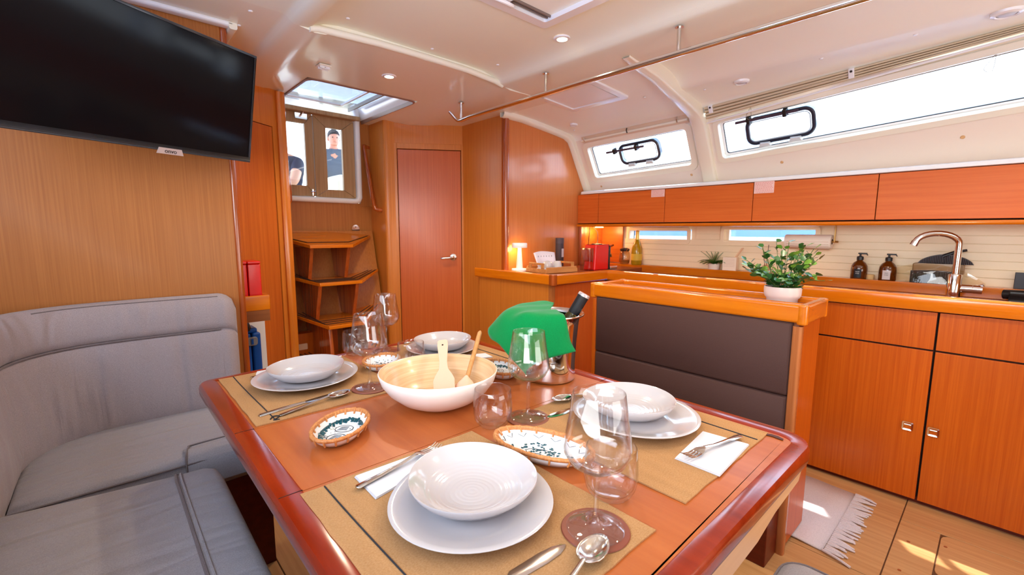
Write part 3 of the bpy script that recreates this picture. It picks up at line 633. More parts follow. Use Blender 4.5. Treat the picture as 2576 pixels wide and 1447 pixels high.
# --- island bench between table and galley
IX0, IX1, IY0, IY1 = 1.858, 2.135, .463, 1.415
t = T('island_bench', 'island unit with brown leather backrest panel and varnished tray top', 'bench', (2.0, .94, 0))
O('end_panel', MB().box(IX0+.012, IX1-.012, IY0+.012, IY0+.034, .022, .905), WZ, t)
O('end_panel', MB().box(IX0+.012, IX1-.012, IY1-.034, IY1-.012, .022, .905), WZ, t)
O('corner_post', MB().prism(rrect(IX0-.004, IX0+.030, IY0+.004, IY0+.036, .010, 4), 0, .906), wood('pale_post', srgb(168, 96, 52), srgb(196, 122, 72), 'z', f=50, coat=.6, rough=.2), t)
O('corner_post', MB().prism(rrect(IX0-.004, IX0+.020, IY1-.030, IY1-.006, .008, 4), 0, .906), WZ, t)
O('back_panel', MB().box(IX1-.034, IX1-.014, IY0+.03, IY1-.03, .022, .905), WZ, t)
O('core', MB().box(IX0+.02, IX1-.04, IY0+.036, IY1-.034, .022, .90), DRED, t)
O('plinth', MB().box(IX0+.02, IX0+.13, IY0+.03, IY1-.04, .0, .022), DRED, t)
def cush(z0, z1):
    y0, y1 = IY0+.036, IY1-.028; rows = []
    for k in range(9):
        rows.append([])
    pts = rrect(y0, y1, z0, z1, .008, 3)
    return MB().grid([[(IX0+.02, a, b), (IX0+.004, a, b), (IX0-.003, a+(.007 if a < 1 else -.007), b+(.007 if b < (z0+z1)/2 else -.007))] for a, b in pts], cu=True).add([(IX0-.003, a+(.007 if a < 1 else -.007), b+(.007 if b < (z0+z1)/2 else -.007)) for a, b in pts], [tuple(range(len(pts)))])
O('backrest_cushion', cush(.636, .918), LEA, t, angle=60)
O('backrest_cushion', cush(.30, .633), LEA, t, angle=60)
O('seat_base', MB().box(1.735, IX0, IY0+.03, IY1-.02, .0, .30), DRED, t, bevel=.004)
O('tray_floor', MB().box(IX0+.02, IX1-.02, IY0+.02, IY1-.02, .905, .963), WTOP, t)
for nm, a in (('rim', (IX0-.006, IX0+.026, IY0, IY1)), ('rim', (IX1-.030, IX1, IY0, IY1))):
    O(nm, MB().box(*a, .918, .986), VY, t, bevel=.010, seg=3)
for a in ((IX0-.006, IX1, IY0-.008, IY0+.024), (IX0-.006, IX1, IY1-.024, IY1+.006)):
    O('rim', MB().box(*a, .914, .986), VX, t, bevel=.010, seg=3)
for px_, py_ in ((IX0-.008, IY0-.010), (IX0-.008, IY1-.024), (IX1-.030, IY0-.010), (IX1-.030, IY1-.024)):
    O('corner_block', MB().prism(rrect(px_, px_+.036, py_, py_+.036, .014, 5), .912, .987), VX, t, bevel=.006, seg=3)
O('rim', MB().box(IX0+.10, IX0+.112, IY0+.02, IY1-.02, .960, .978), VY, t, bevel=.004)

# --- sofa: L shaped, backrest bends round the port corner
so = T('sofa', 'grey fabric corner sofa along the bulkhead behind the table', 'sofa', (-.2, 1.9, 0))
path = [(.345, 2.166), (.29, 2.168), (.10, 2.175), (.0, 2.172)] + [(-.0+.24*math.cos(math.radians(a)), 1.93+.24*math.sin(math.radians(a))) for a in range(100, 181, 10)] + [(-.245, 1.7), (-.25, 1.3), (-.255, .9), (-.26, .4), (-.26, -.3)]
pr_ = [(.035, .36), (-.004, .50), (-.014, .56), (-.010, .66), (.000, .76), (.008, .826), (.012, .834), (.018, .836), (.018, .841), (.008, .846), (.004, .87), (.006, .91), (.014, .945), (.028, .972), (.046, .984), (.062, .984), (.076, .970), (.082, .94), (.084, .80), (.084, .36)]
def back_rows(path):
    P = [Vector((a, b, 0)) for a, b in path]; rows = []
    for i, p in enumerate(P):
        d = (P[min(i+1, len(P)-1)]-P[max(i-1, 0)]).normalized(); n = Vector((d.y, -d.x, 0))   # outward (behind)
        k = 1.0
        if i == 0: k = 0
        rows.append((p, n, d))
    return rows
rows = []
fine = []
for i in range(len(path)-1):
    for q in range(4): fine.append((path[i][0]+(path[i+1][0]-path[i][0])*q/4, path[i][1]+(path[i+1][1]-path[i][1])*q/4))
fine.append(path[-1])
br = back_rows(fine)
for e in (0.0, .2, .45, .7, .88, .97):      # rounded right hand end
    p, n, d = br[0]; q = math.sqrt(max(0, 1-(1-e)**2)); rows.append([(p.x+n.x*(.04+(o-.04)*q)-d.x*.065*(1-e), p.y+n.y*(.04+(o-.04)*q), (.66+(z-.66)*(.80+.20*q) if z > .66 else z)) for o, z in pr_])
off = 0
for idx, (p, n, d) in enumerate(br):
    r = []
    for o, z in pr_:
        wv = (.0045*math.sin(idx*1.9+z*14)+.004*math.sin(idx*.73-z*22))*max(0, math.sin((z-.5)/.33*PI))**.6 if .5 < z < .83 else 0
        r.append((p.x-n.x*0+n.x*(o+wv), p.y+n.y*(o+wv), z))
    rows.append(r)
bk = O('backrest', MB().grid(rows, cv=True).add(rows[0], [tuple(range(len(pr_)))]), FABL, so, angle=80)
pip = [(p.x+n.x*.011, p.y+n.y*.011, .838) for p, n, d in br]
O('piping', MB().tube(pip, .0045, 6), FABD, bk)
O('piping', MB().tube([(p.x+n.x*.030, p.y+n.y*.030, .974) for p, n, d in br[:30]], .0022, 5), FABD, bk)
def cushion(outline, z0, z1, r=.022, crown=.008):
    # rounded slab from an outline polygon
    cx = sum(p[0] for p in outline)/len(outline); cyy = sum(p[1] for p in outline)/len(outline)
    P = [Vector((a, b, 0)) for a, b in outline]; N = len(P); ins = []
    for i in range(N):
        a = (P[i]-P[i-1]).normalized(); b = (P[(i+1) % N]-P[i]).normalized(); n = Vector((-(a.y+b.y), a.x+b.x, 0)); ins.append(n.normalized() if n.length > 1e-6 else Vector((-a.y, a.x, 0)))
    rows = []
    for o, z in ((.012, z0), (.0, z0+.02), (.0, z1-r), (r*.3, z1-r*.35), (r, z1)):
        rows.append([(p.x+n.x*o, p.y+n.y*o, z) for p, n in zip(P, ins)])
    for k in (.15, .35, .6, .85): rows.append([(x+(cx-x)*k, y+(cyy-y)*k, z1+crown*math.sin(k*PI/2)) for x, y, _ in rows[4]])
    mb = MB().grid(rows, cv=True); n0 = len(mb.v)-N; mb.v.append((cx, cyy, z1+crown)); mb.f += [(n0+i, n0+(i+1) % N, len(mb.v)-1) for i in range(N)]
    mb.f.append(tuple(range(N))[::-1]); return mb
outl = [(-.24, 1.70), (-.10, 1.70), (.10, 1.705), (.38, 1.715)] + arc(.38, 1.755, .035, -80, 0, 3)+[(.42, 2.0), (.415, 2.18), (.1, 2.20), (0, 2.195)]+[(.24*math.cos(math.radians(a)), 1.95+.245*math.sin(math.radians(a))) for a in range(100, 181, 16)]
sc_ = O('seat_cushion', cushion(outl, .395, .520), FAB, so, angle=75)
O('bolster', MB().tube(spline([(.155, 1.722, .500), (.17, 1.716, .512), (.22, 1.712, .514), (.33, 1.718, .514), (.40, 1.735, .508)], 4), [.006]+[.026]*40, 10, flat=1.0) if False else MB().grid([[(x, 1.708+o, z) for o, z in ((-.012, .42), (-.016, .47), (-.010, .508), (.012, .526), (.045, .530), (.075, .522), (.085, .510))] for x in (.150, .158, .175, .25, .33, .40)]), FAB, sc_, angle=80)
O('piping', MB().tube([(-.24, 1.697, .503), (.0, 1.697, .503), (.15, 1.697, .503), (.40, 1.710, .500)], .0028, 6), FABD, sc_)
O('piping', MB().tube(spline([(.150, 1.693, .46), (.148, 1.697, .51), (.152, 1.72, .529), (.165, 1.775, .529), (.19, 1.795, .526), (.40, 1.80, .524)], 5), .0028, 6), FABD, sc_)
o2 = [(-.26, -.35), (.19, -.35), (.205, -.33), (.212, .3), (.214, .95), (.216, 1.50), (.210, 1.545), (.185, 1.570), (.10, 1.578), (-.05, 1.60), (-.25, 1.625), (-.27, 1.2), (-.27, .5)]
sc2 = O('seat_cushion', cushion(o2, .41, .545, r=.026), FAB, so, angle=75)
sm = [(.118, 1.574, .530), (.108, 1.548, .549), (.106, 1.50, .5505), (.107, 1.2, .552), (.108, .9, .552), (.108, .5, .552), (.108, -.2, .551)]
O('piping', MB().tube(sm, .0038, 6), FABD, sc2)
O('piping', MB().tube([(x+.011, y, z) for x, y, z in sm], .0028, 6), FAB, sc2)
O('piping', MB().tube([(.210, 1.53, .522), (.205, .95, .524), (.20, .2, .524)], .0022, 5), FABD, sc2)
O('base', MB().box(-.26, .40, 1.76, 2.2, 0, .40).box(-.26, .17, -.3, 1.53, 0, .41), DRED, so)

# --- table
tb = T('dining_table', 'varnished saloon table with dark red rim and fold-out leaves', 'table', (.68, .96, 0))
TX0, TX1, TY0, TY1 = .188, 1.180, .245, 1.690
outer = [(TX0+.03, TY0)]+arc(TX1-.075, TY0+.075, .075, -90, 0, 8)+[(TX1, 1.0)]+[(TX1-.002, 1.45)]+arc(TX1-.10, 1.60, .095, 0, 60, 4)+[(1.05, 1.696), (.9, 1.694), (.6, 1.683), (.32, 1.668)]+arc(TX0+.045, 1.660-.045, .045, 90, 180, 6)+arc(TX0+.03, TY0+.03, .03, 180, 262, 5)
inner = []
N = len(outer); Pv = [Vector((a, b, 0)) for a, b in outer]
for i in range(N):
    a = (Pv[i]-Pv[i-1]).normalized(); b = (Pv[(i+1) % N]-Pv[i]).normalized(); n = Vector((-(a.y+b.y), a.x+b.x, 0)).normalized(); inner.append((Pv[i].x+n.x*.048, Pv[i].y+n.y*.036))
rows = []
for (a, b), (c, d) in zip(outer, inner):
    L = lambda k: (a+(c-a)*k, b+(d-b)*k)
    rows.append([(*L(.95), .742), (*L(.12), .742), (*L(.03), .746), (*L(.0), .754), (*L(.0), .768), (*L(.05), .776), (*L(.14), .7805), (*L(.30), .7812), (*L(.94), .7808), (*L(1.0), .7797), (*L(1.015), .7785)])
rim = MB().grid(rows, cu=True)
O('rim', rim, TR, tb, angle=35)
inn = [(a, b) for a, b in inner]
def clip(poly, y0, y1):
    def cl(P, f, y):
        out = []
        for i in range(len(P)):
            a, b = P[i-1], P[i]; ia, ib = f(a[1]), f(b[1])
            if ia != ib: t_ = (y-a[1])/(b[1]-a[1]); out.append((a[0]+(b[0]-a[0])*t_, y))
            if ib: out.append(b)
        return out
    return cl(cl(poly, lambda v: v >= y0, y0), lambda v: v <= y1, y1)
for (a, b) in ((0, .8185), (.8205, 1.162), (1.164, 2)):
    O('leaf', MB().prism(clip(inn, a, b), .750, .779), TT, tb, angle=30)
O('underside', MB().prism(clip([(a+(.68-a)*.06, b+(.96-b)*.05) for a, b in outer], 0, 3), .735, .749), DARK, tb)
for y in (.8195, 1.163): O('seam', MB().box(TX0+.008, TX0+.048, y-.0008, y+.0008, .776, .7815), DARK, tb); O('seam', MB().box(TX1-.048, TX1-.008, y-.0008, y+.0008, .776, .7815), DARK, tb)
CRES = [(1.111, .337), (1.121, .327), (1.121, .311), (1.114, .298), (1.107, .297), (1.107, .305), (1.110, .318), (1.108, .331)]
O('finger_slot', MB().prism(CRES, .7806, .7815), mat('slot_shadow', srgb(70, 24, 12), .5), tb)
PAL = wood('pale_support', srgb(206, 160, 116), srgb(222, 180, 136), 'x', f=30, rough=.3)
O('leaf_support', MB().prism([(.42, .725), (1.12, .725), (1.10, .700), (.95, .690), (.86, .672), (.72, .668), (.60, .690), (.44, .70)], .300, .322, lambda u, v, w: (u, w-.042, v)), PAL, tb, bevel=.004)
O('leaf_support', MB().prism([(.42, .725), (1.12, .725), (1.08, .705), (.95, .690), (.44, .70)], 1.5, 1.522, lambda u, v, w: (u, w, v)), PAL, tb, bevel=.004)
O('pedestal', MB().box(.42, .92, .62, 1.42, .03, .725), DRED, tb, bevel=.006)
O('foot', MB().box(.40, .94, .60, 1.44, 0, .03), DRED, tb, bevel=.006)

# --- television on a swivel arm
A = Vector((.569, 2.257, 1.993)); B = Vector((.534, 2.339, 1.552)); dh = Vector((.8538, .5198, .0291))
k_ = .90; cpos = Vector((0, 0, 1.25)); A = cpos+(A-cpos)*k_; B = cpos+(B-cpos)*k_
dvv = (A-B).normalized(); dh = (dh-dvv*dh.dot(dvv)).normalized(); nn = dvv.cross(dh); 
if nn.dot(cpos-A) < 0: nn = -nn
Hh_ = (A-B).length; Wd = .82
def TVp(u, v, o): p = B-dh*u+dvv*v+nn*o; return tuple(p)     # u from the right edge, v from the bottom
def tvbox(mb, u0, u1, v0, v1, o0, o1): return mb.hex([TVp(u0, v0, o0), TVp(u1, v0, o0), TVp(u1, v0, o1), TVp(u0, v0, o1), TVp(u0, v1, o0), TVp(u1, v1, o0), TVp(u1, v1, o1), TVp(u0, v1, o1)])
tv = T('television', 'flat black television tilted on its arm in front of the bulkhead', 'television', tuple(B-dh*Wd/2))
O('housing', tvbox(tvbox(MB(), 0, Wd, 0, Hh_, -.030, -.006), .12, Wd-.12, .06, Hh_-.12, -.055, -.029), BLK, tv, bevel=.004)
O('bezel', tvbox(tvbox(tvbox(tvbox(MB(), 0, Wd, 0, .020, -.006, .0), 0, Wd, Hh_-.008, Hh_, -.006, .0), 0, .008, .02, Hh_-.008, -.006, 0), Wd-.008, Wd, .02, Hh_-.008, -.006, .0), mat('bezel_black', (.02, .018, .02), .25), tv, bevel=.001)
O('screen', tvbox(MB(), .008, Wd-.008, .02, Hh_-.008, -.006, -.003), BLKG, tv)
u0 = .3256
pl_ = O('badge', MB().hex([TVp(u0-.045, -.010, .001), TVp(u0+.045, -.010, .001), TVp(u0+.045, -.010, .004), TVp(u0-.045, -.010, .004), TVp(u0-.038, .010, .001), TVp(u0+.038, .010, .001), TVp(u0+.038, .010, .004), TVp(u0-.038, .010, .004)]), mat('silver_badge', srgb(196, 180, 176), .4, .3), tv)
def text(name, s, size, M, m_, parent, ext=.0004, align='CENTER', label=None):
    cu = bpy.data.curves.new(name, 'FONT'); cu.body = s; cu.size = size; cu.extrude = ext; cu.align_x = align; cu.align_y = 'CENTER'
    to = bpy.data.objects.new(name+'_tmp', cu); C.objects.link(to); dg = bpy.context.evaluated_depsgraph_get()
    me = bpy.data.meshes.new_from_object(to.evaluated_get(dg)); bpy.data.objects.remove(to)
    o = bpy.data.objects.new(name, me); C.objects.link(o); me.materials.clear(); me.materials.append(m_)
    me.transform(WM[parent.name].inverted() @ M); o.parent = parent; WM[o.name] = WM[parent.name]
    if label: o['label'] = label
    return o
Mt = Matrix(((*[dh[0]], dvv[0], nn[0], 0), (dh[1], dvv[1], nn[1], 0), (dh[2], dvv[2], nn[2], 0), (0, 0, 0, 1)))
text('lettering', 'onvo', .020, Matrix.Translation(TVp(u0, .0, .0045)) @ Mt, BLK, tv)
for k in range(2): O('bracket_arm', MB().tube([TVp(.40, .2, -.05), (.02, YB-.08, 1.80-.04*k), (-.10, YB-.01, 1.80-.04*k)], .012, 8), BLK, tv)
O('wall_plate', MB().box(-.16, -.04, YB-.012, YB, 1.68, 1.88), BLK, tv)

# --- companionway ladder
ld = T('companionway_ladder', 'teak companionway ladder with three winged treads on a sloping board', 'ladder', (1.23, 3.25, 0))
O('sloping_board', MB().add([(.875, 3.425, 1.245), (1.625, 3.435, 1.245), (1.625, 3.215, .30), (.875, 3.185, .30), (.875, 3.445, 1.245), (1.625, 3.455, 1.245), (1.625, 3.245, .30), (.875, 3.205, .30)], [(0, 1, 2, 3), (4, 5, 6, 7), (0, 1, 5, 4), (1, 2, 6, 5), (2, 3, 7, 6), (3, 0, 4, 7)]), WB, ld)
def tread(yf, yb, zf, zw, xl, xr, wl, wr, slat, zb=None):
    zb = zb or zf
    th = .022
    P = [(wl, yb, zw), (xl, yf, zf), (xr, yf, zf), (wr, yb, zw), (xr-.02, yb+.02, zb), (xl+.02, yb+.02, zb)]
    V = P+[(a, b, c-th) for a, b, c in P]
    mb = MB().add(V, [(0, 1, 5), (1, 2, 4, 5), (2, 3, 4), (6, 11, 7), (7, 11, 10, 8), (8, 10, 9), (0, 6, 7, 1), (1, 7, 8, 2), (2, 8, 9, 3), (3, 9, 10, 4), (4, 10, 11, 5), (5, 11, 6, 0)])
    t_ = O('tread', mb, VX, ld, bevel=.003)
    up_ = Vector((0, 0, .0025))
    for k in range(3 if slat else 1):
        f0 = .16+.15*k
        a = Vector(P[1])*(1-f0)+Vector(P[5])*f0; b = Vector(P[2])*(1-f0)+Vector(P[4])*f0
        O('grip_strip', MB().tube([a+up_, b+up_], .003, 5).tube([b+up_, Vector(P[3])*.85+b*.15+up_+Vector((-.03*k, -.01*k, 0))], .003, 5).tube([a+up_, Vector(P[0])*.85+a*.15+up_+Vector((.03*k, 0, 0))], .003, 5), DARK, t_)
    return t_
tread(3.05, 3.42, 1.152, 1.212, 1.012, 1.299, .90, 1.60, False, 1.240)
tread(2.93, 3.30, .912, .952, 1.020, 1.302, .90, 1.60, True)
tread(2.80, 3.20, .652, .700, 1.018, 1.262, .90, 1.56, True)
tread(2.68, 3.12, .395, .440, 1.010, 1.25, .90, 1.50, True)
for zt, zb, yt, yb2, yw, yw2 in ((1.132, .915, 3.085, 3.16, 3.40, 3.34), (.890, .655, 2.965, 3.05, 3.34, 3.25), (.630, .40, 2.83, 2.80, 3.26, 3.20), (.375, .0, 2.72, 2.72, 3.18, 3.18)):
    for x in (1.035, 1.285):
        O('web', MB().hex([(x-.012, yb2, zb), (x+.012, yb2, zb), (x+.012, yw2, zb), (x-.012, yw2, zb), (x-.012, yt, zt), (x+.012, yt, zt), (x+.012, yw, zt), (x-.012, yw, zt)]), VZ, ld, bevel=.003)
O('base_box', MB().box(.875, 1.19, 3.12, 3.20, 0, .56), WZ, ld)
for x in (.925, 1.50):
    h = O('hinge', MB().lathe([(0, 0), (.030, 0), (.030, .003), (0, .005)], 24).xf(Matrix.Translation((x, 3.462, 1.262)) @ Matrix.Rotation(PI/2, 4, 'X')).tube([(x-.03, 3.458, 1.252), (x+.03, 3.458, 1.252)], .005, 8), STEEL, ld)
    O('screw', MB().lathe([(0, .002), (.004, 0)], 8).xf(Matrix.Translation((x, 3.456, 1.275)) @ Matrix.Rotation(PI/2, 4, 'X')), BLK, h)
lb = T('label_plate', 'small blank beige label on the box below the ladder', 'label', (.94, 3.118, .45))
O('plate', MB().prism(rrect(.893, .983, .452, .492, .004, 2), 3.114, 3.1195, lambda u, v, w: (u, w, v)), mat('beige_label', srgb(244, 200, 160), .5), lb)
O('screw', MB().lathe([(0, .002), (.003, 0)], 8).xf(Matrix.Translation((.90, 3.114, .472)) @ Matrix.Rotation(PI/2, 4, 'X')), STEEL, lb)
ex = T('red_bag', 'red shiny bag stowed beneath the ladder treads', 'bag', (1.165, 2.60, .0))
O('bag', MB().lathe([(0, 0), (.09, .0), (.11, .05), (.10, .30), (.105, .40), (.085, .47), (0, .50)], 16, (1.165, 2.60, 0), rf=lambda a: 1+.06*math.sin(5*a), zf=lambda a, r: .01*math.sin(3*a)), mat('red_vinyl', srgb(170, 8, 10), .3, coat=.4), ex)
O('strap', MB().tube(spline([(1.10, 2.52, .44), (1.15, 2.50, .49), (1.22, 2.52, .45)], 5), .008, 6), BLK, ex)
# grab rails beside the companionway
def grab(label, pts, r=.016):
    o = O('grab_rail', MB().tube(spline(pts, 6), r, 10), VZ, angle=80); o['label'] = label; o['category'] = 'handrail'; o['group'] = 'companionway grab rails'
grab('curved varnished grab rail on the starboard side of the companionway', [(1.642, 3.47, 1.895), (1.605, 3.465, 1.90), (1.592, 3.455, 1.89), (1.590, 3.40, 1.72), (1.590, 3.34, 1.52), (1.592, 3.31, 1.43), (1.605, 3.30, 1.41), (1.642, 3.285, 1.405)])
grab('curved varnished grab rail left of the washboard doors', [(.862, 3.16, 1.90), (.885, 3.14, 1.89), (.90, 3.10, 1.84), (.905, 3.08, 1.60), (.915, 3.09, 1.45), (.905, 3.10, 1.425), (.885, 3.11, 1.415), (.862, 3.12, 1.41)])

# --- nav corner behind the sofa bulkhead
nv_ = T('nav_shelf', 'small varnished shelf behind the bulkhead carrying red boxes', 'shelf', (.5, 2.5, .8))
O('rail', MB().box(.448, .592, 2.385, 2.405, .865, .938).box(.572, .592, 2.405, 2.75, .865, .938), VX, nv_, bevel=.006)
O('shelf', MB().box(.448, .588, 2.39, 2.66, .812, .885), wood('shelf_brown', srgb(132, 76, 38), srgb(156, 94, 52), 'x', f=50), nv_)
RED = mat('red_plastic', srgb(226, 16, 12), .35, coat=.3)
for i, (a, b, lab) in enumerate(((.476, .512, 'red plastic box nearest the bulkhead edge on nav shelf'), (.516, .572, 'red plastic box at the outer end of nav shelf'))):
    t = T('red_box', lab, 'box', ((a+b)/2, 2.48, .885), group='red boxes on the nav shelf')
    O('body', MB().box(a, b, 2.44, 2.56, .886, 1.085), RED, t, bevel=.004)
    O('lid', MB().box(a-.001, b+.001, 2.438, 2.562, 1.086, 1.100), RED, t, bevel=.004)
O('wall_nav', MB().box(.30, .645, 2.74, 2.76, 0, .80), TRIMW, **S)
bc = T('tool_case', 'blue plastic case with grey latch standing under nav shelf', 'case', (.53, 2.58, 0))
BLU = mat('blue_plastic', srgb(10, 74, 156), .35)
O('shell', MB().box(.488, .529, 2.53, 2.66, .28, .730).box(.533, .574, 2.53, 2.66, .28, .730), BLU, bc, bevel=.010, seg=3)
O('top_cap', MB().box(.500, .562, 2.545, 2.645, .728, .752), BLU, bc, bevel=.006)
la = O('latch', MB().prism(rrect(.508, .556, .668, .712, .012, 4), 2.518, 2.531, lambda u, v, w: (u, w, v)), mat('latch_grey', srgb(128, 126, 128), .4), bc, bevel=.003)
O('button', MB().box(.526, .536, 2.514, 2.519, .676, .704), BLU, la)
hs2_ = O('hose', MB().tube(spline([(.46, 2.56, .60), (.465, 2.56, .74), (.485, 2.56, .785), (.512, 2.56, .775), (.522, 2.56, .74)], 6), .018, 12), BLK)
hs2_['label'] = 'ribbed black hose looped behind the blue case under nav shelf'; hs2_['category'] = 'hose'
light('nav_corner_light', 'POINT', (.50, 2.62, .62), .25, (1, .9, .8), shadow_soft_size=.02) if False else None

# ================================================================== CEILING FITTINGS
EM = mat('lamp_lit', (1, .80, .50), .4, emit=14)
def downlight(label, x, y, z):
    t = T('downlight', label, 'ceiling light', (x, y, z), group='lit ceiling downlights')
    O('ring', MB().lathe([(.022, 0), (.024, -.005), (.036, -.004), (.040, .002)], 28, (x, y, z)), TRIMW, t)
    O('lamp', MB().lathe([(0, -.003), (.022, -.003), (.023, .0)], 24, (x, y, z)), EM, t)
    light('downlight_beam', 'SPOT', (x, y, z-.012), 22, (1, .84, .60), rot=(0, 0, -1), spot_size=2.4, spot_blend=.6, shadow_soft_size=.03)
downlight('lit round downlight in front of the companionway hatch', 1.222, 2.315, 2.071)
downlight('lit round downlight beside the overhead hatch', 1.60, 1.42, 2.102)
downlight('added round downlight over the galley aisle, outside the view', 1.60, .20, 2.102)  # unseen lamp, added for more warm light in the cabin
for i, (lab, x, y, z, r) in enumerate((('small white round speaker above the long window', 2.60, 1.03, 2.043, .040), ('large white round speaker at the right edge of ceiling', 2.545, .075, 2.056, .046), ('small round ceiling light over the coffee corner', 2.62, 2.20, 2.019, .030))):
    t = T('ceiling_speaker' if i < 2 else 'ceiling_lamp', lab, 'speaker' if i < 2 else 'ceiling light', (x, y, z))
    O('ring', MB().lathe([(r*.62, -.006), (r*.7, -.010), (r*.95, -.006), (r, .006)], 28, (x, y, z)), TRIMW, t)
    O('grille', MB().lathe([(0, -.009), (r*.5, -.008), (r*.62, -.004)], 24, (x, y, z)), mat('grille%d' % i, srgb(205, 208, 214), .5), t)
cap = None
for x, y, z in ((.505, 2.05, 2.087), (.50, 2.22, 2.087), (.82, 1.885, 2.102), (1.245, 1.925, 2.106), (1.60, 1.86, 2.102), (1.69, .70, 2.075), (2.555, .66, 2.052), (2.55, .33, 2.058), (2.58, 1.22, 2.04), (2.45, 1.52, 2.036), (2.72, 2.28, 2.006)):
    ci = [.505, .50, .82, 1.245, 1.60, 1.69, 2.555, 2.55, 2.58, 2.45, 2.72].index(x)
    cap = O('screw_cap', MB().lathe([(0, -.004), (.006, -.003), (.009, .001)], 12, (x, y, z)), TRIMW)
    cap['label'] = 'small white screw cap in the ceiling '+('just right of the white trim above television', 'at the bulkhead trim end, nearer cabin door', 'at the left end of the crosswise bead', 'at the middle of the crosswise bead', 'at the right end of crosswise bead', 'beside the overhead hatch frame near top edge', 'between the two galley speakers', 'closest to the large speaker', 'left of the small galley speaker', 'right of the small galley hatch', 'beside the round light over coffee corner')[ci]; cap['category'] = 'screw cap'; cap['group'] = 'ceiling screw caps'
# chrome grab rail under the ceiling
RX = 1.755
rl = T('ceiling_handrail', 'long polished steel handrail hung under the ceiling along the galley', 'handrail', (RX, .8, 1.94))
O('tube', MB().tube([(RX, 2.40, 1.943)]+[(RX+.004*max(0, .9-y)*8*.3, y, 1.950) for y in (2.3, 2.0, 1.5, 1.0, .6, .3, 0, -.4, -1.0)], .0125, 14), CHR, rl)
O('hook_end', MB().tube(spline([(RX, 2.40, 1.943), (RX-.006, 2.43, 1.948), (RX-.03, 2.455, 1.985), (RX-.04, 2.465, 2.000)], 4), .011, 12), CHR, rl)
for y in (2.395, 1.665, .945, .1):
    O('stanchion', MB().tube([(RX, y, 1.952), (RX, y, 2.050)], .008, 12).lathe([(0, 2.046), (.017, 2.046), (.015, 2.050), (0, 2.053)], 16, (RX, y, 0)), STEEL, rl)

# ================================================================== THINGS ON THE TABLE
ZT = .7792
JUTE = two('jute_mat', srgb(168, 122, 78), srgb(190, 146, 102), (300, 500, 300), rough=.95, coat=0, bump=.3, dist=.0006, spec=.1, lo=.3, hi=.7, cloud=(1, .12, (30, 6, 6)))
THR = mat('black_thread', (.02, .02, .025), .9)
def placemat(label, x0, x1, y0, y1, sx, rz=0, hem=True):
    t = T('placemat', label, 'placemat', ((x0+x1)/2, (y0+y1)/2, ZT), group='jute placemats')
    P = []
    n = 10
    j = lambda k, a: .0011*math.sin(k*2.3+a*5)
    for k in range(n+1): P.append((x0+(x1-x0)*k/n, y0+j(k, x0)))
    for k in range(1, n+1): P.append((x1+j(k, y0), y0+(y1-y0)*k/n))
    for k in range(1, n+1): P.append((x1-(x1-x0)*k/n, y1+j(k, x1)))
    for k in range(1, n): P.append((x0+j(k, y1), y1-(y1-y0)*k/n))
    O('mat', MB().prism(P, ZT+.0003, ZT+.0030), JUTE, t, smooth=False)
    ln = spline([(sx+.003*math.sin(q*3.1+x0*9), y0+.004+(y1-y0-.008)*q, ZT+.0033) for q in (0, .2, .4, .6, .8, 1)], 5)
    O('stitching', MB().tube(ln, .0016, 5), THR, t)
    return t
placemat('jute placemat under the bowl on the far left of table', .243, .640, 1.172, 1.632, .285)
placemat('jute placemat under the nearest bowl', .228, .612, .330, .806, .272)
placemat('jute placemat under bowl beside the leather island', .715, 1.122, .332, .800, 1.062)
placemat('jute placemat under bowl behind the wooden salad bowl', .780, 1.128, 1.190, 1.640, 1.075)
k = O('thread_knot', MB().tube(spline([(.278, 1.19, ZT+.004), (.288, 1.20, ZT+.006), (.30, 1.196, ZT+.005), (.292, 1.185, ZT+.005), (.283, 1.18, ZT+.004), (.296, 1.176, ZT+.004)], 4), .0016, 5), THR)
k['label'] = 'loose black thread knot at the corner of far left placemat'; k['category'] = 'thread'

POR = mat('white_porcelain', srgb(192, 186, 188), .10, coat=.6)
PROFD = [(0, .006), (.070, .006), (.085, .007), (.100, .012), (.125, .019), (.139, .0235), (.1405, .0225), (.139, .0205), (.110, .010), (.085, .002), (.080, 0), (.060, 0), (0, .001)]
PROFB = [(0, .006), (.03, .006), (.055, .008), (.080, .017), (.098, .030), (.108, .040), (.1095, .0405), (.110, .039), (.104, .028), (.085, .010), (.060, .001), (.055, 0), (0, .0005)]
def rfac(ph, a3): return lambda a: 1+.025*math.cos(2*(a-ph))+a3*math.cos(3*(a-ph))
def ripple(st, r0, r1): return lambda a, r: (.0005*math.sin(r*900) if r0 < r < r1 else 0)
dpl = T('dinner_plate', '', '', (0, 0, 0)); O('body', MB().lathe(PROFD, 72, rf=rfac(0, .014)), POR, dpl, local=True, angle=80)
bpl = T('bowl', '', '', (0, 0, 0))
fine_b = []
for i in range(30): fine_b.append((.085*i/29, .006+(.0 if i < 12 else .013*((i-12)/17)**2)+(.0004*math.sin(i*2.2))))
O('body', MB().lathe(fine_b+PROFB[4:], 72, rf=rfac(0, .018)), POR, bpl, local=True, angle=80)
plates = [((.446, 1.430), 1.08, 'dinner plate on the far left placemat', (.452, 1.448), .5),
          ((.432, .572), 1.0, 'large dinner plate nearest the camera', (.448, .590), 1.0),
          ((.950, .580), 1.06, 'dinner plate on the placemat beside the island', (.968, .612), 2.2),
          ((.955, 1.440), .98, 'dinner plate behind the wooden salad bowl', (.972, 1.462), .2)]
def scaled(root, k):
    root.scale = (k, k, 1)
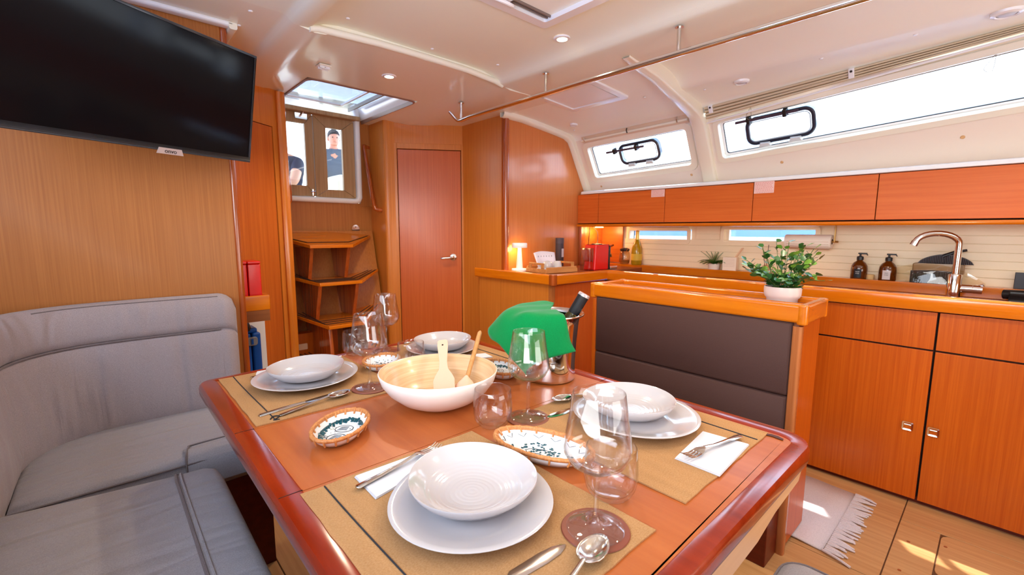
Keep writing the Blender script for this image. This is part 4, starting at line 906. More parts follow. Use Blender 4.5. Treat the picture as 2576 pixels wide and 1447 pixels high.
for i, (p, sc__, lab, q, ph) in enumerate(plates):
    r = dpl if i == 0 else dup(dpl, (0, 0, 0), 0)
    r.location = (*p, ZT+.0034); r.rotation_euler = (0, 0, ph); r['label'] = 'glossy white '+lab; r['category'] = 'plate'; r['group'] = 'white dinner plates'; scaled(r, sc__)
    r = bpl if i == 0 else dup(bpl, (0, 0, 0), 0)
    r.location = (*q, ZT+.0034+.0075); r.rotation_euler = (0, 0, ph+.3); r['group'] = 'white bowls on plates'; r['category'] = 'bowl'; scaled(r, 1.03)
    r['label'] = ('white bowl on the far left plate', 'white rippled bowl on the plate nearest the camera', 'white bowl on the plate beside the island', 'white bowl on the plate behind the salad bowl')[i]

# glassware
def gl_profile(pts): return pts
WG = [(0, .0028), (.020, .0030), (.040, .0012), (.0445, .0008), (.0455, .0015), (.044, .0026), (.030, .0045), (.014, .0075), (.0065, .014), (.0042, .030), (.0038, .06), (.0045, .088), (.010, .0965), (.028, .1015), (.043, .112), (.0515, .127), (.0525, .136), (.050, .156), (.045, .185), (.040, .2215), (.0396, .2225), (.0388, .2218), (.0437, .185), (.0487, .156), (.0512, .136), (.050, .128), (.042, .1145), (.028, .1045), (.012, .100), (0, .099)]
wg = T('wine_glass', '', '', (0, 0, 0)); O('body', MB().lathe(WG, 56), GLS, wg, local=True, angle=80)
LEAC = mat('coaster_leather', srgb(128, 62, 44), .45)
cst = T('coaster', '', '', (0, 0, 0)); O('body', MB().lathe([(0, 0), (.053, 0), (.054, .0012), (.053, .0026), (.0505, .003), (0, .003)], 48), LEAC, cst, local=True)
gp = [((.562, 1.238), 'by the far left plate'), ((.800, 1.600), 'farthest back, in front of the ladder'), ((.764, .772), 'in front of the green napkin'), ((.540, .393), 'nearest the camera')]
for i, (p, lab) in enumerate(gp):
    z = ZT+(.0034 if i in (0, 3) else .0006)
    r = cst if i == 0 else dup(cst, (0, 0, 0), 0)
    r.location = (*p, z); r['label'] = 'brown leather coaster under the wine glass '+lab; r['category'] = 'coaster'; r['group'] = 'leather coasters'
    r = wg if i == 0 else dup(wg, (0, 0, 0), 0)
    r.location = (*p, z+.003); r['label'] = 'tall clear wine glass '+lab; r['category'] = 'glass'; r['group'] = 'wine glasses'
TG = [(0, .007), (.026, .006), (.034, .009), (.042, .020), (.0455, .034), (.0462, .045), (.0450, .070), (.0430, .0895), (.0436, .0905), (.0443, .0895), (.0465, .070), (.0478, .045), (.0475, .032), (.0440, .016), (.0370, .004), (.0340, .0008), (.031, 0), (.020, .0012), (0, .002)]
tg = T('water_tumbler', '', '', (0, 0, 0)); O('body', MB().lathe(TG, 56), GLS, tg, local=True, angle=80)
for i, (p, lab, z) in enumerate((((.690, 1.635), 'behind the stemmed glass at far left', 0), ((.676, .806), 'in front of the wooden salad bowl', 0), ((.640, .436), 'behind the nearest wine glass', 0), ((.762, 1.345), 'behind the salad bowl, beside a patterned dish', 0))):
    r = tg if i == 0 else dup(tg, (0, 0, 0), 0)
    r.location = (*p, ZT+(.0034 if i == 2 else .0006)); r['label'] = 'short clear water tumbler '+lab; r['category'] = 'glass'; r['group'] = 'water tumblers'

# oval painted dishes with rattan rims
RAT = two('rattan', srgb(176, 104, 52), srgb(214, 146, 84), (200, 200, 60), rough=.6, coat=.1, bump=.4)
INK = mat('ink_dark', srgb(26, 40, 52), .3); TEAL = mat('ink_teal', srgb(14, 78, 92), .25)
CER = mat('painted_dish_white', srgb(232, 236, 240), .12, coat=.5)
def dish(label, c, a, b, rz, style, teal_ring, tilt=0, z=ZT+.0005):
    t = T('patterned_dish', label, 'dish', (*c, z), rz, group='oval painted dishes with rattan rims')
    O('body', MB().lathe([(0, .004), (.55, .004), (.72, .008), (.9, .018), (.98, .025), (1.0, .024), (.93, .014), (.75, .002), (.6, 0), (0, 0)], 48).xf(Matrix.Diagonal((a, b, 1, 1))), CER, t, local=True, angle=80)
    rim_ = [(a*math.cos(q), b*math.sin(q), .0265) for q in [2*PI*k/72 for k in range(72)]]
    O('rattan_rim', MB().tube(rim_, [.0042+.0007*math.sin(k*2.1) for k in range(72)], 8, closed=True).tube([(x*.97, y*.97, .0235) for x, y, _ in rim_], .003, 6, closed=True), RAT, t, local=True, angle=80)
    nb_ = 16
    for k in range(nb_):
        q = 2*PI*k/nb_; cs, sn = math.cos(q), math.sin(q)
        O('binding', MB().tube([(a*cs*.89, b*sn*.89, .018), (a*cs*.945, b*sn*.945, .0265), (a*cs*.99, b*sn*.99, .0300), (a*cs*1.03, b*sn*1.03, .0270), (a*cs*1.02, b*sn*1.02, .020), (a*cs*.965, b*sn*.965, .0125)], .0023, 6), RAT, t, local=True)
    rnd = random.Random(int(a*1000)+int(b*7919)+style)
    ink, teal = MB(), MB(); zz = .0045
    surf = lambda u, v: (a*u, b*v, (.0047 if math.hypot(u, v) < .55 else .0047+(math.hypot(u, v)-.55)*.022+max(0, math.hypot(u, v)-.75)*.055))
    def stroke(m_, pts, w_): m_.tube([surf(*p) for p in pts], w_, 5, flat=.35)
    if teal_ring:
        for k in range(46):
            q = 2*PI*k/46+rnd.uniform(-.05, .05); r0 = .78+rnd.uniform(-.05, .03); r1 = .66+rnd.uniform(-.06, .05)
            stroke(teal, [(r0*math.cos(q), r0*math.sin(q)), (r1*math.cos(q+.05), r1*math.sin(q+.05))], .0034)
        stroke(teal, [(.77*math.cos(q), .77*math.sin(q)) for q in [PI*k/16*.9+PI*1.0 for k in range(34)]], .0036)
    if style == 0:      # two round fish
        for cx in (-.26, .26):
            stroke(ink, [(cx+.21*math.cos(q), .05+.36*math.sin(q)) for q in [2*PI*k/22 for k in range(23)]], .0009)
            for j in range(5): stroke(ink, [(cx-.10+.05*j, .30-.02*j), (cx-.07+.05*j, .05), (cx-.08+.05*j, -.10)], .0008)
            stroke(ink, [(cx-.03, .40), (cx-.10, .58), (cx+.0, .50), (cx+.08, .60), (cx+.04, .40)], .0008)
            stroke(ink, [(cx-.02, -.2), (cx+.01, -.2)], .0012)
        for k in range(12): u, v = rnd.uniform(-.55, .55), rnd.uniform(-.5, .5); stroke(ink, [(u, v), (u+.012, v+.01)], .0010)
    elif style == 1:    # leaf sprays
        for k in range(5):
            u0_, v0 = rnd.uniform(-.4, .3), rnd.uniform(-.3, .3); an = rnd.uniform(0, 6.28)
            sp_ = [(u0_+.09*j*math.cos(an+.25*j), v0+.12*j*math.sin(an+.25*j)) for j in range(6)]
            sp_ = [p for p in sp_ if math.hypot(*p) < .72]
            if len(sp_) > 1: stroke(ink, sp_, .0008)
        for k in range(64):
            q, r_ = rnd.uniform(0, 6.28), rnd.uniform(.05, .62); u, v = r_*math.cos(q), r_*math.sin(q); an = rnd.uniform(0, 6.28); l = rnd.uniform(.03, .06)
            teal.tube([surf(u, v), surf(u+l*.5*math.cos(an), v+l*.9*math.sin(an)), surf(u+l*math.cos(an), v+l*1.8*math.sin(an))], [.001, .0042, .001], 6, flat=.25)
        for k in range(14):
            q = 2*PI*k/14; stroke(ink, [(.86*math.cos(q), .86*math.sin(q)), (.78*math.cos(q+.12), .78*math.sin(q+.12)), (.84*math.cos(q+.26), .84*math.sin(q+.26))], .0008)
    else:               # dense dots
        for k in range(170):
            q, r_ = rnd.uniform(0, 6.28), rnd.uniform(0, .72); u, v = r_*math.cos(q), r_*math.sin(q)
            stroke(rnd.choice((ink, teal)), [(u, v), (u+rnd.uniform(.02, .06), v+rnd.uniform(-.06, .08))], rnd.uniform(.001, .0022))
    if ink.v: O('painted_pattern', ink, INK, t, local=True, kind='stuff', label='thin dark painted lines')
    if teal.v: O('painted_pattern', teal, TEAL, t, local=True, kind='stuff', label='teal brush marks')
    return t
dish('oval dish with two painted fish, alone at the left front', (.378, .995), .088, .057, .80, 0, True)
dish('oval dish with teal leaf sprays behind the nearest wine glass', (.656, .620), .112, .058, -1.28, 1, False, z=ZT+.0005)
dish('oval dish with dense dark dots behind the stemmed glass', (.690, 1.420), .078, .060, .9, 2, False)
dish('oval dish with teal rim between salad bowl and ice bucket', (.945, 1.085), .085, .056, 1.2, 0, True)

# salad bowl and wooden servers
BAM = two('turned_bamboo', srgb(206, 164, 116), srgb(230, 200, 160), (3, 3, 150), rough=.35, coat=.3, bump=.1)
sbw = T('salad_bowl', 'wide wooden salad bowl, white outside with bamboo inside', 'bowl', (.665, 1.020, ZT+.0005))
bc_ = (.655, 1.010, ZT+.0005)
outp = [(0, 0), (.06, 0), (.075, .004), (.105, .019), (.135, .044), (.152, .068), (.160, .093)]
inp = [(.1565, .0945), (.150, .088), (.140, .066), (.120, .042), (.090, .021), (.06, .012), (0, .010)]
O('outer_shell', MB().lathe(outp+[(.1585, .0955), (.1575, .0952)], 64, bc_), mat('bowl_white_lacquer', srgb(236, 224, 218), .4, coat=.2), sbw, angle=80)
O('inner_shell', MB().lathe([(.1578, .0950)]+inp, 64, bc_), BAM, sbw, angle=80)
SP1 = mat('pale_spatula_wood', srgb(228, 184, 156), .55); SP2 = wood('spoon_wood', srgb(196, 136, 80), srgb(220, 164, 106), 'z', f=60, rough=.5, coat=0)
sv = T('wooden_spatula', 'flat pale wooden spatula leaning in the salad bowl', 'utensil', (.60, .99, .81))
a = Vector((.648, .972, ZT+.022)); b = Vector((.742, 1.120, ZT+.142)); d = (b-a).normalized(); sd = d.cross(Vector((-.55, -.6, .58))).normalized(); nn_ = d.cross(sd)
ou = []
for t__, h in ((0, .026), (.02, .028), (.30, .030), (.38, .024), (.48, .013), (.60, .011), (.90, .016), (.98, .015), (1.0, .010)): ou.append((t__, h))
L__ = (b-a).length; rows = []
for t__, h in ou: c_ = a+d*L__*t__; rows.append([c_+sd*h+nn_*.002, c_-sd*h+nn_*.002, c_-sd*h-nn_*.002, c_+sd*h-nn_*.002])
O('blade', MB().grid(rows, cv=True).add(rows[0], [(0, 1, 2, 3)]).add(rows[-1], [(0, 1, 2, 3)]), SP1, sv, bevel=.001)
O('hanging_hole', MB().lathe([(0, 0), (.0028, 0), (.0028, .0006), (0, .0006)], 10).xf(Matrix.Translation(a+d*L__*.90+nn_*(-.0024)) @ Vector((0, 0, 1)).rotation_difference(-nn_).to_matrix().to_4x4()), DARK, sv)
ws = T('wooden_spoon', 'round handled wooden spoon leaning to the right in salad bowl', 'utensil', (.70, .98, .81))
a = Vector((.690, .955, ZT+.018)); b = Vector((.860, 1.085, ZT+.158))
O('handle', MB().tube([a+(b-a)*q for q in (.12, .3, .6, .9, .97, 1.0)], [.006, .0062, .0068, .0075, .0070, .003], 12), SP2, ws)
dd = (b-a).normalized(); s2 = dd.cross(Vector((0, 0, 1))).normalized(); n2 = dd.cross(s2); rows = []
for q, h in ((-.02, .010), (.04, .024), (.10, .030), (.18, .028), (.24, .018), (.28, .007)):
    c_ = a+(b-a)*q; rows.append([c_+s2*h, c_+s2*h*.6-n2*.006, c_-n2*.008, c_-s2*h*.6-n2*.006, c_-s2*h, c_-s2*h*.5-n2*.011, c_-n2*.013, c_+s2*h*.5-n2*.011])
O('spoon_head', MB().grid(rows, cv=True), SP1, ws, angle=80)

# ice bucket, bottle, napkin
bk_ = (1.040, .952, ZT+.0005)
ib = T('ice_bucket', 'polished steel ice bucket with flared rim holding a wine bottle', 'ice bucket', bk_)
O('body', MB().lathe([(0, 0), (.070, 0), (.0775, .004), (.079, .012), (.0785, .05), (.082, .12), (.088, .185), (.0905, .200), (.099, .206), (.1045, .209), (.106, .212), (.1045, .2145), (.098, .212), (.090, .206), (.086, .185), (.080, .12), (.0765, .05), (.076, .012), (0, .008)], 64, bk_), CHR, ib, angle=80)
GOT = mat('etched_grey', srgb(120, 92, 76), .5, .6)
cxx, cyx = bk_[0], bk_[1]
ang0 = math.atan2(-cyx, -cxx)+.10
def onb(dth, z, r=.0805): q = ang0+dth; return (cxx+r*math.cos(q), cyx+r*math.sin(q), ZT+z)
lg = MB()
for (c0, z0) in ((-.12, .088), (.12, .092)):
    lg.tube([onb(c0+.10*math.cos(q), z0+.010*math.sin(q)) for q in [PI*k/8*1.4+.8 for k in range(9)]], .0008, 5)
lg.tube([onb(-.2, .070), onb(0, .068), onb(.2, .070)], .0008, 5)
O('engraving', lg, GOT, ib)
BG = mat('bottle_glass_olive', srgb(170, 150, 60), .03, trans=.9, ior=1.45)
wb = T('wine_bottle', 'wine bottle with black capsule leaning in the ice bucket', 'bottle', (1.03, .93, .83))
rr_x = Vector((.737, -.676, 0)); bk0 = Vector((bk_[0], bk_[1], 0)); a = bk0-rr_x*.030+Vector((0, 0, ZT+.030)); b = bk0+rr_x*.106+Vector((0, 0, ZT+.274)); dd = (b-a); Lb = dd.length; dd.normalize()
Mq = Matrix.Translation(a) @ Vector((0, 0, 1)).rotation_difference(dd).to_matrix().to_4x4()
bp_ = lambda z: z*Lb
O('glass', MB().lathe([(0, .002), (.032, 0), (.038, .006), (.039, .02), (.039, .105), (.037, .135), (.030, .165), (.0215, .190), (.0170, .205), (.0165, Lb-.012), (.0175, Lb-.010), (.0175, Lb-.004), (0, Lb-.003)], 40).xf(Mq), BG, wb, angle=80)
O('capsule', MB().lathe([(.0172, Lb-.072), (.0180, Lb-.070), (.0182, Lb-.014), (.0190, Lb-.012), (.0190, Lb-.004), (.0178, Lb-.001)], 32).xf(Mq), mat('capsule_black', (.015, .015, .018), .35), wb, angle=50)
O('capsule_top', MB().lathe([(0, Lb+.0010), (.0172, Lb+.0004), (.0189, Lb-.002), (.0192, Lb-.009)], 32).xf(Mq), mat('capsule_silver', srgb(196, 186, 190), .3, .5), wb)
GRN = cloth('green_linen', srgb(0, 112, 56), srgb(4, 140, 72), f=900, bump=.4)
# napkin draped over the near left part of the rim
c0 = Vector((cxx, cyx, ZT+.2135)); vd = Vector((-cxx, -cyx, 0)).normalized(); ld_ = Vector((-vd.y, vd.x, 0))      # vd: towards camera, ld_: to the right of the picture
ld_ = Vector((vd.y, -vd.x, 0)); ld_ = -ld_ if ld_.dot(rt) > 0 else ld_     # now pointing picture-left
def np_(l, v, z): p = c0+ld_*l+vd*v; return (p.x, p.y, c0.z+z)
NR = [ # from the back edge to the hanging front edge, each from picture-left to right
 [(.150, -.050, -.020), (.105, -.070, -.004), (.060, -.085, .004), (.025, -.085, .005), (-.010, -.075, .004)],
 [(.170, .000, -.032), (.125, -.015, -.002), (.075, -.025, .004), (.030, -.030, .002), (-.006, -.030, -.002)],
 [(.205, .045, -.052), (.150, .045, -.004), (.090, .035, .004), (.040, .020, -.002), (.000, .010, -.004)],
 [(.195, .070, -.075), (.150, .085, -.022), (.095, .085, .000), (.040, .078, .000), (-.025, .068, .000)],
 [(.155, .100, -.095), (.130, .118, -.045), (.090, .126, -.016), (.030, .124, -.010), (-.045, .108, -.012)],
 [(.110, .118, -.140), (.100, .132, -.110), (.070, .138, -.085), (.010, .132, -.075), (-.062, .104, -.070)],
 [(.075, .128, -.172), (.072, .134, -.155), (.050, .138, -.135), (-.005, .130, -.118), (-.080, .106, -.102)],
]
rows = [[(l_*.94, v_*.97 if v_ > .11 else v_, z_+(.017 if z_ > -.03 else .006)) for l_, v_, z_ in r] for r in NR]
half_ = [spline(r_, 7) for r_ in rows]
cols = [spline([h_[j] for h_ in half_], 6) for j in range(len(half_[0]))]
rows = [[np_(p_[0], p_[1]+.0022*math.sin(p_[0]*70+p_[1]*35), p_[2]+.0018*math.sin(p_[0]*55-p_[1]*80)) for p_ in c__] for c__ in cols]
O('green_napkin', MB().grid(rows), GRN, solid=.002, angle=80, label='bright green cloth napkin draped over the ice bucket rim', cat='napkin')

# cutlery
def cut_pts(a, b, z=.004): return Vector((a[0], a[1], ZT+z)), Vector((b[0], b[1], ZT+z))
def frame(a, b):
    d = (b-a).normalized(); s = Vector((-d.y, d.x, 0)).normalized(); return d, s
CUT = mat('cutlery_steel', (.72, .69, .66), .12, 1)
def ribbon(mb, a, b, prof_):      # prof_: (t along metres, half width, z lift, half thickness)
    d, s = frame(a, b); rows = []
    for t_, h, z, th in prof_:
        c_ = a+d*t_+Vector((0, 0, z)); rows.append([c_+s*h, c_+s*h*.5+Vector((0, 0, th)), c_-s*h*.5+Vector((0, 0, th)), c_-s*h, c_-s*h*.5-Vector((0, 0, th)), c_+s*h*.5-Vector((0, 0, th))])
    mb.grid(rows, cv=True).add(rows[0], [tuple(range(6))]).add(rows[-1], [tuple(range(6))]); return mb
def fork(label, handle, tip, z=.0045, flip=1):
    a, b = cut_pts(handle, tip, z); L = .198; d, s = frame(a, b)
    t = T('fork', label, 'fork', tuple(a), group='steel forks')
    mb = ribbon(MB(), a, b, [(0, .003, .001, .001), (.004, .008, .001, .0015), (.05, .0065, .002, .0018), (.10, .004, .004, .002), (.135, .0035, .009*flip, .002)])
    O('handle', mb, CUT, t, angle=70)
    O('head', ribbon(MB(), a, b, [(.133, .0035, .009*flip, .002), (.142, .008, .009*flip, .001), (.150, .0115, .006*flip, .001), (.158, .0122, .004*flip, .001)]), CUT, t, angle=70)
    for k in range(4):
        o_ = s*(-.0098+.0065*k)
        O('tine', MB().tube([a+d*.157+o_+Vector((0, 0, .004*flip)), a+d*.175+o_+Vector((0, 0, .002*flip)), a+d*.190+o_+Vector((0, 0, .005*flip)), a+d*.199+o_+Vector((0, 0, .009*flip))], [.0018, .0016, .0014, .0008], 6), CUT, t)
def knife(label, handle, tip, z=.0045):
    a, b = cut_pts(handle, tip, z); t = T('knife', label, 'knife', tuple(a), group='steel table knives')
    O('handle', ribbon(MB(), a, b, [(0, .004, .0, .001), (.004, .0085, .0, .003), (.06, .0075, 0, .0035), (.11, .0055, 0, .003), (.118, .005, 0, .002)]), CUT, t, angle=70)
    O('blade', ribbon(MB(), a, b, [(.117, .005, 0, .0015), (.125, .0100, 0, .0008), (.18, .0115, 0, .0007), (.205, .0095, 0, .0006), (.218, .0050, 0, .0005), (.224, .001, 0, .0004)]), CUT, t, angle=70)
def spoon(label, handle, tip, z=.0045):
    a, b = cut_pts(handle, tip, z); d, s = frame(a, b); t = T('spoon', label, 'spoon', tuple(a), group='steel table spoons')
    O('handle', ribbon(MB(), a, b, [(0, .003, .002, .001), (.004, .008, .002, .0015), (.05, .0065, .004, .0018), (.10, .004, .008, .002), (.138, .0035, .011, .0018)]), CUT, t, angle=70)
    rows = []; cc = a+d*.170
    for k in range(7):
        f_ = k/6; rr = []
        for j in range(20):
            q = 2*PI*j/20; egg = 1-.14*math.cos(q)
            rr.append(cc+d*(.034*f_*math.cos(q))+s*(.021*f_*egg*math.sin(q))+Vector((0, 0, .001+.009*f_*f_)))
        rows.append(rr)
    mb = MB().grid(rows, cv=True)
    O('spoon_bowl', mb, CUT, t, angle=80, solid=.0012)
N1 = PAPER
def napkin(label, P, z=.0036, layers=3):
    t = T('paper_napkin', label, 'napkin', (sum(p[0] for p in P)/4, sum(p[1] for p in P)/4, ZT+z), group='white paper napkins')
    for k in range(layers):
        e = .0007*k; c0_ = Vector((sum(p[0] for p in P)/4, sum(p[1] for p in P)/4))
        q = [(c0_.x+(p[0]-c0_.x)*(1-.012*k), c0_.y+(p[1]-c0_.y)*(1-.012*k)) for p in P]
        O('fold', MB().prism(q, ZT+z+.0012*k, ZT+z+.0012*k+.0008), N1, t, smooth=False)
napkin('long folded white paper napkin left of the nearest plate', [(.322, .794), (.320, .700), (.500, .738), (.505, .790)])
fork('steel fork on the long napkin left of the nearest plate', (.306, .748), (.548, .786), z=.0095)
knife('steel knife cut by the bottom edge in front of wine glass', (.255, .418), (.476, .402))
spoon('shiny steel spoon in front of the nearest wine glass', (.325, .325), (.522, .366), z=.0075)
napkin('square white paper napkin on the island side placemat', [(.842, .419), (1.009, .437), (1.021, .338), (.842, .327)])
fork('steel fork lying on the square white napkin', (1.040, .364), (.840, .400), z=.0105)
knife('steel knife behind the middle wine glass, by the third plate', (1.02, .712), (.800, .738))
spoon('steel spoon pointing left above the island side plate', (1.075, .742), (.868, .795))
knife('steel knife lying below the far left plate', (.262, 1.232), (.480, 1.262))
spoon('steel spoon lying below the far left plate, next to knife', (.300, 1.196), (.503, 1.236))
napkin('white paper napkin behind the far left plate', [(.335, 1.585), (.350, 1.630), (.500, 1.620), (.49, 1.575)])
fork('steel fork partly hidden behind the far left plate', (.318, 1.565), (.51, 1.600), z=.0085)
spoon('steel spoon behind the plate near the ladder', (.975, 1.605), (.80, 1.63)) if False else knife('steel knife at the back edge beside the farthest glass', (.90, 1.648), (1.11, 1.640))
napkin('white paper napkin between salad bowl and the back plate', [(1.045, 1.245), (1.055, 1.300), (.99, 1.33), (.975, 1.27)])

# ================================================================== THINGS IN THE GALLEY
ZC = .9625
lp = T('table_lamp', 'small white cordless table lamp with glowing shade on end counter', 'lamp', (2.207, 2.330, ZC))
lc = (2.207, 2.330, ZC)
O('base', MB().lathe([(0, 0), (.054, 0), (.056, .003), (.056, .016), (.053, .019), (0, .019)], 36, lc), WHT, lp, angle=50)
O('stem', MB().lathe([(.024, .019), (.022, .06), (.016, .12), (.012, .165), (.012, .172)], 28, lc), mat('stem_white', srgb(240, 238, 232), .4), lp, angle=60)  # plain off-white stem
O('shade', MB().lathe([(0, .202), (.050, .202), (.054, .198), (.054, .172), (.052, .168), (.049, .170), (.049, .190), (0, .190)], 40, lc), WHT, lp, angle=50)
O('diffuser', MB().lathe([(.012, .176), (.047, .176), (.047, .180), (.012, .180)], 32, lc), mat('warm_diffuser', (1, .78, .36), .4, emit=10), lp)
light('table_lamp_light', 'POINT', (2.207+.03, 2.36, ZC+.16), .7, (1, .72, .30), shadow_soft_size=.03)

# tray with cups and leaflet
TRW = wood('tray_acacia', srgb(176, 112, 56), srgb(216, 154, 92), 'x', f=40, rough=.4)
ty = T('serving_tray', 'wooden serving tray with cut-out handles on the end counter', 'tray', (2.34, 2.11, ZC))
def tp(u, v, z): # u along long axis 0..1, v across
    o = Vector((2.200, 2.060)); e1 = Vector((.272, -.030)); e2 = Vector((.020, .200)); p = o+e1*u+e2*v; return (p.x, p.y, ZC+z)
def tbx(mb, u0, u1, v0, v1, z0, z1, sl=0): return mb.hex([tp(u0, v0, z0), tp(u1, v0, z0), tp(u1, v1, z0), tp(u0, v1, z0), tp(u0-sl, v0, z1), tp(u1-sl, v0, z1), tp(u1-sl, v1, z1), tp(u0-sl, v1, z1)])
O('floor', tbx(MB(), 0, 1, 0, 1, .002, .010), TRW, ty)
O('long_side', tbx(MB(), 0, 1, -.04, .02, .002, .042), TRW, ty, bevel=.002)
O('long_side', tbx(MB(), 0, 1, .98, 1.04, .002, .042), TRW, ty, bevel=.002)
for u, sg in ((0, 1), (1, -1)):
    mb = MB(); u0_, u1_ = (u-.03, u+.01) if u == 0 else (u-.01, u+.03)
    tbx(mb, u0_, u1_, -.04, 1.04, .002, .030); tbx(mb, u0_, u1_, .12, .24, .030, .062); tbx(mb, u0_, u1_, .76, .88, .030, .062); tbx(mb, u0_, u1_, .12, .88, .056, .070)
    O('handle_end', mb, TRW, ty, bevel=.002)
lf = T('leaflet', 'curved white info leaflet propped up behind cups on tray', 'leaflet', (2.33, 2.15, ZC+.01))
rows = []
for k in range(9):
    u = k/8; rows.append([tp(.15+.62*u, .62+.10*math.sin(u*PI), .012), tp(.14+.66*u, .76+.14*math.sin(u*PI), .075+.004*math.sin(u*PI)), tp(.13+.72*u, .90+.14*math.sin(u*PI), .132+.010*math.sin(u*PI))])
O('sheet', MB().grid(rows), mat('leaflet_paper', srgb(226, 214, 222), .6), lf, solid=.001)
mb = MB()
for k in range(6):
    u = .20+.09*k+.02; p = Vector(tp(u, .80, .104)); mb.tube([p+Vector((-.004, -.004, 0)), p+Vector((0, -.004, .010)), p+Vector((.004, -.004, 0))], .0012, 4)
O('print', mb, BLK, lf, kind='stuff')
for i, (u, v, lab, prof_) in enumerate(((.30, .42, 'rounded white cup on the left side of tray', [(0, .002), (.018, 0), (.030, .012), (.034, .030), (.033, .048), (.026, .062), (.012, .070), (0, .071)]), (.62, .40, 'white tapered cup standing upside down in middle of tray', [(.036, 0), (.038, .004), (.033, .03), (.026, .060), (.022, .066), (0, .068)]))):
    c_ = tp(u, v, .011); t = T('cup', lab, 'cup', c_, group='white cups on the tray')
    O('body', MB().lathe(prof_, 28, c_), POR, t, angle=80)
    if i == 1: O('lip', MB().lathe([(.036, 0), (.0385, .001), (.0385, .004), (.036, .006)], 28, c_), POR, t)
sg_ = O('sugar_sachet', tbx(MB(), .07, .17, .25, .62, .012, .034), PAPER, bevel=.004); sg_['label'] = 'small white sachet seen through the left handle of tray'; sg_['category'] = 'sachet'
# dark cylindrical gift tube against the bulkhead
gb = T('gift_tube', 'tall dark grey cardboard tube standing against the galley bulkhead', 'tube', (2.68, 2.36, ZC))
c_ = (2.675, 2.365, ZC)
O('body', MB().lathe([(0, 0), (.032, 0), (.033, .002), (.033, .226), (0, .226)], 32, c_), mat('tube_grey', srgb(72, 62, 72), .6), gb, angle=40)
O('lid', MB().lathe([(.0335, .190), (.0338, .190), (.0338, .231), (.032, .233), (0, .233)], 32, c_), mat('tube_lid_grey', srgb(84, 74, 84), .6), gb, angle=40)
O('label_patch', MB().grid([[(c_[0]+.0338*math.cos(q), c_[1]+.0338*math.sin(q), ZC+z) for z in (.085, .150)] for q in [math.radians(-110+k*8) for k in range(7)]]), mat('patch_white', srgb(206, 198, 204), .6), gb)
# red capsule coffee machine
cf = T('coffee_machine', 'red capsule coffee machine with black spout side', 'coffee machine', (2.72, 2.06, ZC))
REDC = mat('coffee_red', srgb(236, 4, 14), .3, coat=.4)
O('water_tank', MB().prism(rrect(2.585, 2.640, 2.00, 2.095, .015), ZC+.004, ZC+.165), glass('smoky_tank', (.72, .60, .56)), cf)
O('body', MB().hex([(2.635, 1.990, ZC+.004), (2.800, 1.990, ZC+.004), (2.800, 2.095, ZC+.004), (2.635, 2.095, ZC+.004), (2.650, 1.992, ZC+.188), (2.806, 1.992, ZC+.188), (2.806, 2.093, ZC+.188), (2.650, 2.093, ZC+.188)]), REDC, cf, bevel=.006, seg=3)
O('top_deck', MB().box(2.70, 2.745, 2.01, 2.075, ZC+.186, ZC+.195).box(2.655, 2.82, 2.000, 2.085, ZC+.186, ZC+.190), BLK, cf, bevel=.002)
O('front_column', MB().box(2.800, 2.835, 1.998, 2.088, ZC+.004, ZC+.150), BLK, cf, bevel=.004)
O('brew_head', MB().lathe([(0, 0), (.030, 0), (.033, .006), (.033, .055), (.024, .066), (0, .068)], 24, (2.842, 2.043, ZC+.118)), BLK, cf, angle=50)
O('lever', MB().tube([(2.83, 2.01, ZC+.175), (2.868, 2.00, ZC+.182), (2.88, 2.04, ZC+.168)], .008, 8), CHR, cf)
O('spout', MB().tube([(2.862, 2.043, ZC+.125), (2.895, 2.04, ZC+.112), (2.905, 2.04, ZC+.092)], .008, 8), mat('spout_brass', srgb(200, 160, 90), .25, .8), cf)
O('drip_tray', MB().box(2.835, 2.925, 1.995, 2.09, ZC+.002, ZC+.022), STEEL, cf, bevel=.003)
# kitchen glass with dark lid
jr = T('storage_jar', 'round glass jar with dark clamp lid beside yellow bottle', 'jar', (3.21, 2.14, .981)); c_ = (3.215, 2.125, .981)
O('glass_body', MB().lathe([(0, 0), (.034, 0), (.044, .02), (.046, .06), (.040, .095), (.032, .105), (.030, .104), (.038, .094), (.044, .06), (.042, .02), (.03, .004), (0, .004)], 32, c_), glass('jar_glass', (.9, .88, .84)), jr, angle=80)
O('contents', MB().lathe([(0, .006), (.038, .006), (.041, .03), (.0, .034)], 20, c_), mat('jar_contents', srgb(180, 110, 40), .7), jr)
O('lid', MB().lathe([(0, .105), (.034, .105), (.040, .112), (.040, .122), (.02, .132), (0, .133)], 28, c_), BLK, jr, angle=50)
O('clamp', MB().tube([(3.19, 2.09, 1.07), (3.18, 2.085, 1.09), (3.20, 2.085, 1.11)], .003, 6), STEEL, jr)
# yellow bottle
yb_ = T('sparkling_bottle', 'yellow green sparkling wine bottle in front of the small low window', 'bottle', (3.215, 2.01, .981)); c_ = (3.215, 2.010, .981)
YG_ = mat('bottle_yellow', srgb(214, 178, 30), .05, trans=.55)
O('glass_body', MB().lathe([(0, 0), (.040, 0), (.043, .006), (.043, .10), (.040, .135), (.026, .175), (.017, .205), (.0145, .235)], 36, c_), YG_, yb_, angle=80)
O('foil', MB().lathe([(.0185, .195), (.0155, .232), (.0150, .255), (.0165, .262), (.0160, .272), (0, .276)], 28, c_), mat('gold_foil', srgb(222, 178, 86), .3, .5), yb_, angle=80)
O('label_band', MB().lathe([(.0434, .035), (.0436, .037), (.0436, .085), (.0434, .087)], 36, c_), mat('yellow_label', srgb(216, 180, 60), .6), yb_)

